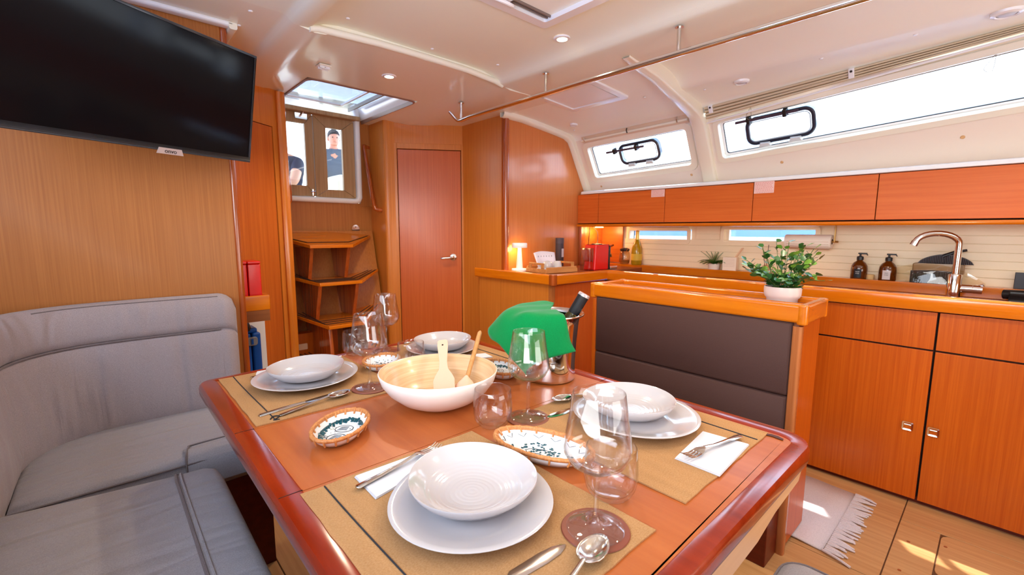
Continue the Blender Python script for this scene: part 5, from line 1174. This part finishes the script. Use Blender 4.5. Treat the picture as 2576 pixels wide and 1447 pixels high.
# soap bottles
AMB = mat('amber_glass', srgb(110, 54, 10), .08, coat=.6, trans=.35)
def soap(label, y, lm, txt, tcol):
    c_ = (3.215, y, .981); t = T('soap_dispenser', label, 'soap dispenser', c_, group='amber soap dispensers')
    O('bottle', MB().lathe([(0, 0), (.036, 0), (.039, .004), (.0395, .055), (.037, .078), (.028, .095), (.016, .104), (.0135, .112), (.0135, .118)], 36, c_), AMB, t, angle=80)
    O('collar', MB().lathe([(.0145, .110), (.0160, .111), (.0160, .128), (.012, .131), (.005, .133), (.005, .146), (0, .146)], 24, c_), BLK, t, angle=40)
    O('pump_head', MB().box(3.207, 3.223, y-.030, y+.010, .981+.143, .981+.151).tube([(3.215, y-.028, 1.126), (3.214, y-.034, 1.118)], .003, 6), BLK, t, bevel=.002)
    O('label_patch', MB().grid([[(c_[0]+.0400*math.cos(q), c_[1]+.0400*math.sin(q), .981+z) for z in (.010, .060)] for q in [math.radians(155+k*7.2) for k in range(8)]]), lm, t)
    dv_ = Vector((-math.cos(0.0), 0, 0)); q = math.radians(180); X_ = Vector((0, -1, 0)); Z_ = Vector((0, 0, 1)); N_ = Vector((-1, 0, 0))
    Mx = Matrix(((X_.x, Z_.x, N_.x, 3.215-.0408), (X_.y, Z_.y, N_.y, y), (X_.z, Z_.z, N_.z, .981+.040), (0, 0, 0, 1)))
    text('lettering', txt, .0095, Mx, tcol, t)
    return t
soap('amber soap dispenser with black label on the back ledge', .552, mat('label_black', srgb(24, 26, 34), .5), 'hand\nsoap', mat('white_ink', srgb(210, 210, 210), .6))
soap('amber soap dispenser with white label nearer the tap', .424, mat('label_white', srgb(214, 204, 204), .5), 'dish\nsoap', mat('grey_ink', srgb(120, 116, 116), .6))
ckk = O('cork_stopper', MB().lathe([(0, 0), (.016, 0), (.019, .004), (.019, .026), (.016, .030), (0, .030)], 20, (3.215, .498, .981)), mat('cork', srgb(214, 176, 120), .8, bump=(200, .5)), angle=60)
ckk['label'] = 'round cork stopper between the two soap dispensers'; ckk['category'] = 'stopper'
# tap
fc = T('mixer_tap', 'tall chrome swan neck mixer tap behind the galley rim', 'tap', (3.0, .145, .93)); fx, fy = 3.0, .145
O('base', MB().lathe([(0, 0), (.031, 0), (.031, .006), (.026, .010), (.026, .115), (.023, .122), (.015, .124)], 32, (fx, fy, .930)), CHR, fc, angle=50)
ar = [(fx, fy, 1.05), (fx, fy, 1.15), (fx, fy, 1.195)]
for k in range(1, 13):
    q = PI*k/12*.93; R_ = .080; ar.append((fx-.30*R_*(1-math.cos(q)), fy+.95*R_*(1-math.cos(q)), 1.195+R_*.62*math.sin(q)+.0))
e = Vector(ar[-1])
O('neck', MB().tube(ar, .0135, 16), CHR, fc)
O('nozzle', MB().tube([e, e+Vector((-.003, .008, -.020))], .0155, 16), CHR, fc)
O('side_valve', MB().tube([(fx+.010, fy-.015, .985), (fx+.012, fy-.062, .985)], .020, 20).tube([(fx+.012, fy-.063, .985), (fx+.013, fy-.095, .984)], .020, 20), CHR, fc, angle=60)
O('lever', MB().tube([(fx+.012, fy-.082, 1.000), (fx+.012, fy-.098, 1.008)], .006, 8), CHR, fc)
# dark ribbed pan/board leaning, wrapped in film
RIB = mat('dark_ribbed', srgb(46, 34, 38), .45)
rb = T('ribbed_pouch', 'dark ribbed oven gloves partly wrapped in clear film behind the tap', 'kitchen tool', (3.23, .21, .981))
def half(y0, y1, z0, zt, x, n=26):
    P = [(y0, z0)]
    for k in range(n+1):
        q = k/n; P.append((y0+(y1-y0)*q, zt(q)))
    P.append((y1, z0)); return P
mb = MB().prism(half(.145, .330, .981, lambda q: 1.045+.006*math.sin(q*PI), 0), 3.222, 3.234, lambda u, v, w: (w, u, v))
O('lower_slab', mb, RIB, rb)
mb = MB().prism(half(.095, .305, 1.086, lambda q: 1.088+.048*math.sin(q*PI)**.6, 0), 3.226, 3.240, lambda u, v, w: (w, u, v))
O('upper_slab', mb, RIB, rb)
mb = MB()
for k in range(28): y = .150+.0065*k; mb.tube([(3.2215, y, .985), (3.2215, y, 1.042)], .0016, 4)
for k in range(30): y = .104+.0065*k; zt = 1.088+.046*max(0, math.sin((y-.095)/.21*PI))**.6; mb.tube([(3.2255, y, 1.088), (3.2255, y, zt-.004)], .0016, 4)
O('ribs', mb, RIB, rb, kind='stuff')
O('wrapped_body', MB().prism(half(.125, .325, 1.035, lambda q: 1.085+.012*math.sin(q*PI), 0), 3.226, 3.262, lambda u, v, w: (w, u, v)), mat('amber_film', srgb(150, 118, 78), .3, coat=.5), rb, bevel=.006)
O('handle', MB().tube([(3.235, .21, 1.125), (3.235, .165, 1.150), (3.24, .125, 1.160)], [.012, .009, .006], 10), BLK, rb)
FILM = glass('clear_film', (.92, .86, .74), .9)
rows = []
rnd = random.Random(4)
for k in range(13):
    y = .445-.40*k/12; hh_ = .105*max(.05, math.sin(min(1, (k+1)/13)*PI))**.6
    rows.append([(3.205+rnd.uniform(-.006, .006), y, .981+hh_*q) for q in (0, .25, .5, .75, 1)])
O('film', MB().grid(rows), FILM, rb, angle=20)
# black organiser at the right edge
bo = T('black_organiser', 'black open organiser box with tools at the right edge', 'box', (3.2, -.1, .93))
O('back', MB().box(3.235, 3.25, -.20, -.048, .981, 1.060), mat('dark_panel', srgb(44, 40, 46), .4), bo, bevel=.002)
O('tray', MB().box(3.03, 3.15, -.17, -.035, .931, .962).box(3.03, 3.04, -.17, -.035, .962, .985), BLK, bo, bevel=.004)
O('tube', MB().tube([(3.09, -.02, .965), (3.05, -.12, .972)], .022, 14), BLK, bo)
# paper towel roll on its holder
pr = T('paper_towel_roll', 'white paper towel roll hanging under the lockers', 'paper towel', (3.20, .81, 1.19))
O('roll', MB().lathe([(.016, 0), (.040, 0), (.041, .002), (.041, .242), (.040, .244), (.016, .244)], 40).xf(Matrix.Translation((3.20, .935, 1.192)) @ Matrix.Rotation(PI/2, 4, 'X')), mat('towel_cream', srgb(254, 244, 226), .9, bump=(180, .5)), pr, angle=40)
O('core', MB().lathe([(.014, -.001), (.0165, -.001), (.0165, .245), (.014, .245)], 24).xf(Matrix.Translation((3.20, .935, 1.192)) @ Matrix.Rotation(PI/2, 4, 'X')), mat('core_brown', srgb(120, 88, 50), .8), pr)
O('holder', MB().tube([(3.20, .66, 1.192), (3.20, .94, 1.192)], .006, 8).hex([(3.192, .676, 1.19), (3.212, .676, 1.19), (3.212, .680, 1.19), (3.192, .680, 1.19), (3.192, .676, 1.285), (3.212, .676, 1.285), (3.212, .680, 1.285), (3.192, .680, 1.285)]), mat('brass_holder', srgb(196, 150, 80), .3, .7), pr)
O('loose_sheet', MB().grid([[(3.20-.041*math.cos(q), y, 1.192-.041*math.sin(q)-(.006 if q > 1.2 else 0)) for q in (0, .4, .8, 1.2, 1.5)] for y in (.70, .80, .92)]), mat('sheet_cream', srgb(244, 226, 204), .9), pr, solid=.0008)
# reed diffuser box and fragrance sticks
rx_ = T('gift_box', 'white printed carton beside the small fern', 'box', (3.21, 1.275, .981))
O('carton', MB().prism([(3.190, 1.222), (3.262, 1.235), (3.250, 1.320), (3.178, 1.308)], .981, 1.074), mat('carton_white', srgb(240, 222, 202), .6), rx_, bevel=.001)
mb = MB()
for k in range(6):
    z = 1.062-.010*k; a0 = Vector((3.1782, 1.300, z)); a1 = Vector((3.1885, 1.232, z))
    mb.tube([a0+(a1-a0)*q+Vector((-.0006, 0, .0012*math.sin(q*40+k))) for q in [j/14 for j in range(15)]], .0007, 4)
O('print', mb, mat('print_tan', srgb(206, 170, 150), .6), rx_, kind='stuff')
O('tab', MB().box(3.205, 3.209, 1.14, 1.222, .99, .994).hex([(3.205, 1.245, 1.07), (3.215, 1.240, 1.07), (3.215, 1.23, 1.07), (3.205, 1.235, 1.07), (3.205, 1.20, 1.140), (3.212, 1.196, 1.140), (3.212, 1.186, 1.140), (3.205, 1.19, 1.140)]), mat('wood_stick', srgb(230, 190, 150), .6), rx_)
rd = T('reed_diffuser', 'thin brown fragrance sticks standing behind the leafy plant', 'diffuser', (3.21, 1.05, .981))
O('vial', MB().lathe([(0, 0), (.022, 0), (.022, .045), (.010, .055), (.009, .065), (0, .065)], 20, (3.215, 1.045, .981)), glass('vial', (.9, .8, .7)), rd)
for a_, b_ in (((3.215, 1.045, .99), (3.205, 1.070, 1.165)), ((3.215, 1.045, .99), (3.215, 1.036, 1.165))): O('stick', MB().tube([a_, b_], .0018, 6), mat('stick_brown%d' % int(b_[1]*100), srgb(90, 60, 50), .7), rd)

# fern in a small pot
LF1 = two('fern_green', srgb(34, 92, 20), srgb(84, 150, 44), (60, 60, 60), rough=.5, coat=.1, bump=0)
fp = T('small_fern', 'small green fern in a white pot on the back ledge', 'plant', (3.22, 1.385, .981)); c_ = (3.222, 1.385, .981)
O('pot', MB().lathe([(0, 0), (.034, 0), (.038, .01), (.040, .042), (.037, .042), (.035, .036), (0, .036)], 28, c_), mat('pot_cream', srgb(238, 222, 208), .5), fp, angle=60)
def frond(ang, ln, lift, droop):
    mb = MB(); base = Vector((0, 0, 0)); pts = []
    dx = Vector((math.cos(ang), math.sin(ang), 0))
    for k in range(9):
        u = k/8; pts.append(dx*ln*u+Vector((0, 0, lift*u-droop*u*u)))
    mb.tube(pts, .0010, 4)
    sx_ = Vector((-dx.y, dx.x, 0))
    for k in range(1, 9):
        for q in (.0, .5):
            u = (k-q)/8; p = dx*ln*u+Vector((0, 0, lift*u-droop*u*u)); w_ = .021*math.sin(min(1, u*1.15+.12)*PI)+.004
            for s_ in (1, -1):
                e_ = p+sx_*s_*w_+dx*.006+Vector((0, 0, .003)); mb.add([p, p+dx*.0065, e_, p-dx*.002+Vector((0, 0, -.001))], [(0, 1, 2, 3)])
    return mb
for k in range(34):
    a_ = k*2.4; fr_ = frond(a_, .055+.050*((k*7) % 5)/4, .120-.022*((k*3) % 4), .035+.016*((k*5) % 4)); fr_.v = [(max(min(x+c_[0], 3.283), 0), y+c_[1], z+1.018) for x, y, z in fr_.v]
    O('frond', fr_, LF1, fp, smooth=False)

# leafy plant in white pot on the island
pp = T('potted_plant', 'bushy round leaved plant in a white pot on the island', 'plant', (2.035, .592, .964)); c_ = (2.035, .592, .964)
O('pot', MB().lathe([(0, 0), (.052, 0), (.055, .003), (.056, .018), (.062, .024), (.066, .034), (.067, .060), (.066, .066), (.061, .066), (.060, .058), (0, .056)], 44, c_), mat('pot_white', srgb(232, 214, 208), .45), pp, angle=60)
O('soil', MB().lathe([(0, .058), (.061, .058)], 24, c_), DARK, pp)
LFA = two('leaf_deep', srgb(22, 66, 34), srgb(52, 110, 44), (90, 90, 90), rough=.32, coat=.3, bump=0)
LFB = two('leaf_light', srgb(74, 130, 40), srgb(128, 170, 60), (90, 90, 90), rough=.35, coat=.3, bump=0)
def leafmesh(nm, m_):
    me = bpy.data.meshes.new(nm); P = [(0, 0, 0), (.35, .36, .05), (.75, .42, .06), (1.05, .0, .0), (.75, -.42, .06), (.35, -.36, .05), (.35, 0, 0), (.75, 0, 0)]
    me.from_pydata(P, [], [(0, 6, 1), (1, 6, 7, 2), (2, 7, 3), (0, 5, 6), (5, 4, 7, 6), (4, 3, 7)]); me.materials.append(m_); me.shade_smooth(); return me
lm_ = [leafmesh('leaf', LFA), leafmesh('leaf', LFB)]
rnd = random.Random(11); st = MB(); nleaf = 0
for k in range(44):
    a_ = k*2.39996; el = rnd.uniform(.12, 1.45) if k % 4 else rnd.uniform(.0, .3)
    ln = rnd.uniform(.078, .112)*(1+.25*math.sin(el)); dr_ = Vector((math.cos(a_)*math.cos(el), math.sin(a_)*math.cos(el), math.sin(el)))
    b0 = Vector((c_[0]+.03*math.cos(a_), c_[1]+.03*math.sin(a_), c_[2]+.058)); e_ = b0+Vector((dr_.x*1.05, dr_.y*1.05, dr_.z*1.1+.10))*ln+Vector((0, 0, .028))
    pts = spline([b0, b0*.5+e_*.5+Vector((0, 0, .015)), e_], 5); st.tube(pts, .0011, 4)
    for j in range(7):
        if nleaf >= 296: break
        u = .12+.88*j/6; p = pts[min(len(pts)-1, int(u*(len(pts)-1)))]
        o = bpy.data.objects.new('leaf', lm_[1 if rnd.random() < .28 else 0]); C.objects.link(o); o.parent = pp
        o.location = p-Vector(c_)+Vector((rnd.uniform(-.004, .004), rnd.uniform(-.004, .004), rnd.uniform(-.003, .003)))
        q = Vector((math.cos(a_+j*1.9), math.sin(a_+j*1.9), rnd.uniform(-.3, .8)))+dr_*.6
        o.rotation_euler = (q.normalized().to_track_quat('X', 'Z').to_matrix() @ Matrix.Rotation(rnd.uniform(-.7, .7), 3, 'X')).to_euler()
        s_ = rnd.uniform(.022, .033); o.scale = (s_, s_, s_); nleaf += 1
O('stems', st, mat('stem_green', srgb(70, 100, 40), .6), pp, kind='stuff')

# rug with fringe on the galley floor
RUG = cloth('rug_white', srgb(196, 188, 194), srgb(218, 210, 216), f=300, bump=.8)
rg = T('fringed_rug', 'white woven rug with fringe on the galley floor', 'rug', (2.28, .9, 0))
P = [(2.000, .376), (2.02, .370), (2.15, .368), (2.30, .366), (2.45, .364), (2.565, .360)]
rows = []
for k in range(15):
    v = k/14; rows.append([(x+.012*math.sin(v*5), y+v*1.2, .007+.003*math.sin(v*22+x*9)) for x, y in P])
O('cloth', MB().grid(rows), RUG, rg, solid=.006)
rnd = random.Random(3)
for k in range(38):
    x = 2.008+.552*k/37; y = .366; l = rnd.uniform(.055, .085); dx = rnd.uniform(-.022, .022)
    O('tassel', MB().tube(spline([(x, y, .009), (x+dx*.4, y-l*.5, .010), (x+dx+.004, y-l, .005)], 3), [.0062]*3+[.0058, .0055, .0048, .003], 6), RUG, rg)
O('tassel', MB().tube(spline([(2.0, .372, .009), (1.985, .32, .010), (1.97, .275, .006)], 3), .005, 6), RUG, rg)

# grey stool at the lower right, between table and galley
stl = T('grey_stool', 'grey upholstered stool cut by the bottom edge right of table', 'stool', (1.11, .10, 0))
O('cushion', cushion([(p[0], p[1]) for p in rrect(.93, 1.290, -.12, .318, .06, 6)], .29, .402, r=.03), FAB, stl, angle=75)
O('piping', MB().tube([(x, y, .392) for x, y in rrect(.936, 1.284, -.114, .312, .06, 6)], .003, 6, closed=True), FABD, stl)
O('base', MB().box(.97, 1.25, -.07, .27, 0, .29), DRED, stl, bevel=.01)

# ================================================================== OUTSIDE
sea = O('water_surface', MB().box(-60, 80, -60, 80, -.60, -.55), mat('sea_blue', srgb(60, 120, 190), .15, bump=(3, .8)), **S)
HUL = mat('neighbour_hull', srgb(236, 240, 246), .3)
def boat(label, x, y0, y1, h, stripe):
    t = T('moored_boat', label, 'boat', (x, (y0+y1)/2, -.55), group='neighbouring yachts outside the windows')
    rows = []
    for k in range(13):
        u = k/12; b = 1.5*math.sin(max(.02, min(1, u*1.6))*PI/2)**.7; y = y0+(y1-y0)*u
        rows.append([(x+b*a_, y, z) for a_, z in ((-.2, -.6), (-.85, -.3), (-1, h), (-.9, h+.04), (.9, h+.04), (1, h), (.85, -.3), (.2, -.6))])
    O('hull', MB().grid(rows).add(rows[0], [tuple(range(8))]).add(rows[-1], [tuple(range(8))]), HUL, t, angle=50)
    O('stripe', MB().box(x-1.53, x-1.50, y0+2, y1-.2, h-.35, h-.15), mat('stripe%d' % int(x*10+y0), stripe, .4), t)
    if h < 1: O('side_cloth', MB().box(x-1.58, x-1.56, y0+.5, y1+.8, 1.19, 1.52), mat('cloth_blue', srgb(112, 140, 172), .8), t)
    O('cabin', MB().hex([(x-.9, y0+3, h), (x+.9, y0+3, h), (x+.9, y1-2, h), (x-.9, y1-2, h), (x-.7, y0+3.8, h+.5), (x+.7, y0+3.8, h+.5), (x+.7, y1-2.2, h+.5), (x-.7, y1-2.2, h+.5)]), HUL, t, bevel=.05)
    ym = y0+(y1-y0)*.45
    O('mast', MB().tube([(x, ym, h), (x, ym, h+13)], .09, 10), HUL, t)
    O('boom', MB().tube([(x, ym, h+1.3), (x, ym+4.2, h+1.4)], .10, 8), HUL, t)
    O('sail_cover', MB().tube([(x, ym+.1, h+1.5), (x, ym+2, h+1.58), (x, ym+4.0, h+1.5)], [.2, .16, .1], 10), mat('cover%d' % int(x*10+y0), srgb(190, 205, 225), .8), t)
    for s_ in (-1, 1): O('shroud', MB().tube([(x+s_*1.3, ym+.2, h), (x, ym, h+12)], .012, 5), STEEL, t)
    O('forestay', MB().tube([(x, y0+.3, h), (x, ym, h+12.5)], .03, 6), HUL, t)
    for k in range(5): O('stanchion', MB().tube([(x-1.4, y0+3+k*1.8, h), (x-1.4, y0+3+k*1.8, h+.6)], .014, 5), STEEL, t)
    O('lifeline', MB().tube([(x-1.4, y0+2.5, h+.6), (x-1.4, y1-.5, h+.6)], .008, 5), STEEL, t)
boat('white yacht moored alongside, seen through the long window', 6.9, -6.5, 5.2, .95, srgb(150, 185, 225))
boat('second white yacht with mast beyond the galley windows', 10.8, -5, 8.5, 1.1, srgb(30, 60, 120))
boat('third white yacht seen past the first mast', 14.8, -11, 3, 1.1, srgb(200, 190, 200))
# cockpit behind the washboards
ckp = T('cockpit', 'white cockpit of the yacht seen through the companionway doors', 'cockpit', (1.6, 5, .95))
O('sole', MB().box(.4, 2.9, 3.70, 8.4, .92, .96), GEL, ckp)
O('coaming', MB().box(.0, .45, 3.75, 8.4, .9, 1.75).box(2.85, 3.3, 3.75, 8.4, .9, 1.75), GEL, ckp, bevel=.04)
O('bench', MB().box(.45, .95, 3.8, 6.8, .96, 1.36).box(2.35, 2.85, 3.8, 5.5, .96, 1.36), GEL, ckp, bevel=.03)
O('sprayhood', MB().grid([[(x_, y_, z_-(.12*((x_-1.6)/1.5)**2)) for x_ in (.1, .6, 1.1, 1.6, 2.1, 2.6, 3.1)] for y_, z_ in ((2.55, 2.30), (2.8, 2.55), (3.2, 2.78), (3.8, 2.92), (4.6, 3.0), (5.6, 3.04), (7.0, 3.04))]), mat('hood_canvas', srgb(196, 196, 200), .9), ckp, solid=.01)
O('console', MB().box(1.98, 2.30, 5.0, 5.35, .96, 1.86), GEL, ckp, bevel=.05)
O('pole', MB().tube([(2.22, 5.1, .96), (2.22, 5.1, 2.1)], .022, 8), mat('green_pole', srgb(0, 110, 60), .4), ckp)

def person(label, joints, edges, rad, loc, shirt, trousers, skin_c, hair_c, head, look, capc=None):
    t = T('person', label, 'person', loc)
    def skinmesh(nm, J, E_, mt, sub=2):
        me = bpy.data.meshes.new(nm); ks = list(J); me.from_pydata([J[k][0] for k in ks], [], [(ks.index(a), ks.index(b)) for a, b in E_])
        o = bpy.data.objects.new(nm, me); C.objects.link(o); o.parent = t; me.materials.append(mt)
        o.modifiers.new('skin', 'SKIN'); me.skin_vertices[0].data
        for i, k in enumerate(ks): me.skin_vertices[0].data[i].radius = J[k][1]
        me.skin_vertices[0].data[0].use_root = True
        s = o.modifiers.new('s', 'SUBSURF'); s.levels = sub; s.render_levels = sub
        return o
    return t, skinmesh
def build_person(label, loc, rz, pose, shirt, trouser, skinc, hairc, s=1.0, head_off=(0, 0, 0)):
    t = T('person', label, 'person', loc, rz)
    J = {k: (tuple(Vector(v[0])*s), (v[1]*s, v[2]*s)) for k, v in pose.items()}
    def sk(nm, names, edges, mt):
        me = bpy.data.meshes.new(nm); me.from_pydata([J[k][0] for k in names], [], [(names.index(a), names.index(b)) for a, b in edges])
        me.materials.append(mt); o = bpy.data.objects.new(nm, me); C.objects.link(o); o.parent = t
        bm = bmesh.new(); bm.from_mesh(me); ly = bm.verts.layers.skin.verify(); bm.verts.ensure_lookup_table()
        for i, k in enumerate(names): bm.verts[i][ly].radius = J[k][1]; bm.verts[i][ly].use_root = (i == 0)
        bm.to_mesh(me); bm.free()
        m1 = o.modifiers.new('skin', 'SKIN'); m1.use_smooth_shade = True
        m2 = o.modifiers.new('sub', 'SUBSURF'); m2.levels = 2; m2.render_levels = 2
        return o
    ms, mt_, mk, mh = mat('shirt', shirt, .9), mat('trousers', trouser, .9), mat('skin', skinc, .55), mat('hair', hairc, .8)
    body = ['hip', 'waist', 'chest', 'neck', 'shl', 'ell', 'wrl', 'shr', 'elr', 'wrr', 'hl', 'kl', 'al', 'tl', 'hr', 'kr', 'ar', 'tr', 'head0']
    sk('body', body, [('hip', 'waist'), ('waist', 'chest'), ('chest', 'neck'), ('neck', 'head0'), ('chest', 'shl'), ('shl', 'ell'), ('ell', 'wrl'), ('chest', 'shr'), ('shr', 'elr'), ('elr', 'wrr'), ('hip', 'hl'), ('hl', 'kl'), ('kl', 'al'), ('al', 'tl'), ('hip', 'hr'), ('hr', 'kr'), ('kr', 'ar'), ('ar', 'tr')], mk)
    g = 1.13
    def cl(nm, names, edges, mt, g=1.14):
        sv = {k: J[k] for k in names}
        for k in names: J[k] = (J[k][0], (J[k][1][0]*g, J[k][1][1]*g))
        o = sk(nm, names, edges, mt)
        for k in names: J[k] = sv[k]
        return o
    for s_ in 'lr':
        J['us'+s_] = (tuple(Vector(J['sh'+s_][0])*.35+Vector(J['el'+s_][0])*.65), J['el'+s_][1])
    J['nk'] = (tuple(Vector(J['chest'][0])*.35+Vector(J['neck'][0])*.65), (.07, .07))
    cl('shirt', ['chest', 'waist', 'hip', 'nk', 'shl', 'usl', 'shr', 'usr'], [('chest', 'nk'), ('chest', 'waist'), ('waist', 'hip'), ('chest', 'shl'), ('shl', 'usl'), ('chest', 'shr'), ('shr', 'usr')], ms)
    cl('trousers', ['hip', 'hl', 'kl', 'al', 'hr', 'kr', 'ar'], [('hip', 'hl'), ('hl', 'kl'), ('kl', 'al'), ('hip', 'hr'), ('hr', 'kr'), ('kr', 'ar')], mt_, 1.10)
    hc = Vector(J['head0'][0]); 
    rows = []
    def headring(z, rx, ry, fy=0): return [(hc.x+rx*math.cos(2*PI*k/20), hc.y+fy+ry*math.sin(2*PI*k/20)*(1.0), hc.z+z) for k in range(20)]
    hd = MB().grid([headring(*q) for q in ((-.085, .03, .035, -.03), (-.08, .045, .05, -.02), (-.05, .062, .078, -.008), (0, .072, .092, 0), (.04, .074, .096, .004), (.08, .066, .088, .006), (.105, .045, .06, .006), (.118, .01, .02, .006))], cv=True)
    hd.f.append(tuple(range(20))[::-1])
    h = O('head', hd, mk, t, local=True, angle=80, sub=1)
    O('nose', MB().hex([(hc.x-.012, hc.y-.088, hc.z-.03), (hc.x+.012, hc.y-.088, hc.z-.03), (hc.x+.010, hc.y-.07, hc.z-.02), (hc.x-.010, hc.y-.07, hc.z-.02), (hc.x-.006, hc.y-.092, hc.z+.015), (hc.x+.006, hc.y-.092, hc.z+.015), (hc.x+.006, hc.y-.07, hc.z+.015), (hc.x-.006, hc.y-.07, hc.z+.015)]).hex([(hc.x-.011, hc.y-.112, hc.z-.028), (hc.x+.011, hc.y-.112, hc.z-.028), (hc.x+.012, hc.y-.085, hc.z-.03), (hc.x-.012, hc.y-.085, hc.z-.03), (hc.x-.006, hc.y-.098, hc.z+.012), (hc.x+.006, hc.y-.098, hc.z+.012), (hc.x+.006, hc.y-.085, hc.z+.012), (hc.x-.006, hc.y-.085, hc.z+.012)]), mk, h, bevel=.004, local=True)
    for s_ in (-1, 1):
        O('eye', MB().lathe([(0, -.009), (.007, -.006), (.009, 0), (.007, .006), (0, .009)], 10, (hc.x+s_*.029, hc.y-.083, hc.z+.012)), BLK, h, local=True)
        O('ear', MB().lathe([(0, -.028), (.008, -.02), (.011, 0), (.008, .024), (0, .03)], 10, (hc.x+s_*.074, hc.y+.005, hc.z)), mk, h, local=True)
    O('mouth', MB().tube([(hc.x-.02, hc.y-.082, hc.z-.050), (hc.x, hc.y-.088, hc.z-.049), (hc.x+.02, hc.y-.082, hc.z-.050)], .003, 5), mat('lips', srgb(150, 80, 70), .6), h, local=True)
    O('hair', MB().grid([headring(*q) for q in ((-.02, .070, .074, .024), (.03, .080, .088, .018), (.07, .078, .102, .006), (.105, .062, .078, .004), (.128, .03, .04, .004), (.134, .004, .005, .004))], cv=True), mh, h, local=True, angle=80)
    for s_ in 'lr':
        w_, e_ = Vector(J['wr'+s_][0]), Vector(J['el'+s_][0]); d = (w_-e_).normalized(); sd = d.cross(Vector((0, 0, 1)));
        sd = sd.normalized() if sd.length > .1 else Vector((1, 0, 0)); n_ = d.cross(sd)
        ph = MB().hex([w_-sd*.028-n_*.012, w_+sd*.028-n_*.012, w_+sd*.028+n_*.012, w_-sd*.028+n_*.012, w_+d*.085-sd*.038-n_*.011, w_+d*.085+sd*.038-n_*.011, w_+d*.085+sd*.038+n_*.010, w_+d*.085-sd*.038+n_*.010])
        hn = O('hand', ph, mk, t, bevel=.008, local=True)
        for k in range(4):
            b0 = w_+d*.080+sd*(-.029+.0195*k); l = (.062, .074, .070, .055)[k]
            O('finger', MB().tube([b0, b0+d*l*.5+n_*.004, b0+d*l*.85+n_*.018, b0+d*l*.95+n_*.028], [.0088, .0082, .0075, .006], 8), mk, hn, local=True)
        O('thumb', MB().tube([w_+d*.02+sd*.022, w_+d*.05+sd*.050+n_*.008, w_+d*.080+sd*.056+n_*.018], [.010, .0095, .007], 8), mk, hn, local=True)
        k_, a_ = Vector(J['a'+s_][0]), Vector(J['t'+s_][0]); dd_ = (a_-k_).normalized()
        O('shoe', MB().tube([k_+Vector((0, 0, -.01))-dd_*.05, k_-dd_*.02, a_, a_+dd_*.06], [.035, .048, .046, .03], 10, flat=.8), mat('shoe', srgb(230, 228, 220), .6), t, local=True)
    return t
stand = dict(hip=((0, 0, .95), .15, .11), waist=((0, -.02, 1.10), .14, .10), chest=((0, -.04, 1.32), .16, .11), neck=((0, -.05, 1.52), .055, .055), head0=((0, -.08, 1.615), .06, .06),
    shl=((-.19, -.04, 1.43), .06, .06), ell=((-.24, -.12, 1.14), .043, .043), wrl=((-.16, -.32, 1.02), .028, .028), shr=((.19, -.04, 1.43), .06, .06), elr=((.23, -.14, 1.16), .043, .043), wrr=((.10, -.34, 1.06), .028, .028),
    hl=((-.10, 0, .88), .09, .09), kl=((-.11, -.03, .48), .06, .06), al=((-.11, .03, .09), .04, .04), tl=((-.11, -.10, .05), .035, .03), hr=((.10, 0, .88), .09, .09), kr=((.11, -.03, .48), .06, .06), ar=((.11, .03, .09), .04, .04), tr=((.11, -.10, .05), .035, .03))
build_person('dark haired person in grey t-shirt standing in cockpit behind right door', (2.46, 6.3, .96), -.2, stand, srgb(74, 84, 96), srgb(60, 60, 70), srgb(196, 130, 104), srgb(40, 32, 30), s=.93)
sit = dict(hip=((0, 0, .10), .16, .12), waist=((0, -.04, .27), .15, .11), chest=((0, -.14, .50), .17, .12), neck=((0, -.24, .64), .058, .058), head0=((0, -.34, .70), .06, .06),
    shl=((-.20, -.16, .54), .062, .062), ell=((-.25, -.36, .34), .045, .045), wrl=((-.12, -.56, .26), .03, .03), shr=((.20, -.16, .54), .062, .062), elr=((.25, -.36, .34), .045, .045), wrr=((.12, -.56, .26), .03, .03),
    hl=((-.11, -.06, .08), .09, .09), kl=((-.15, -.46, .10), .065, .065), al=((-.15, -.44, -.30), .042, .042), tl=((-.15, -.57, -.355), .036, .03), hr=((.11, -.06, .08), .09, .09), kr=((.15, -.46, .10), .065, .065), ar=((.15, -.44, -.30), .042, .042), tr=((.15, -.57, -.355), .036, .03))
build_person('person in navy shirt bending forward on cockpit bench behind left door', (1.47, 5.02, 1.36), -.75, sit, srgb(26, 38, 62), srgb(60, 70, 90), srgb(206, 150, 124), srgb(120, 92, 74))
bpy.context.view_layer.update()
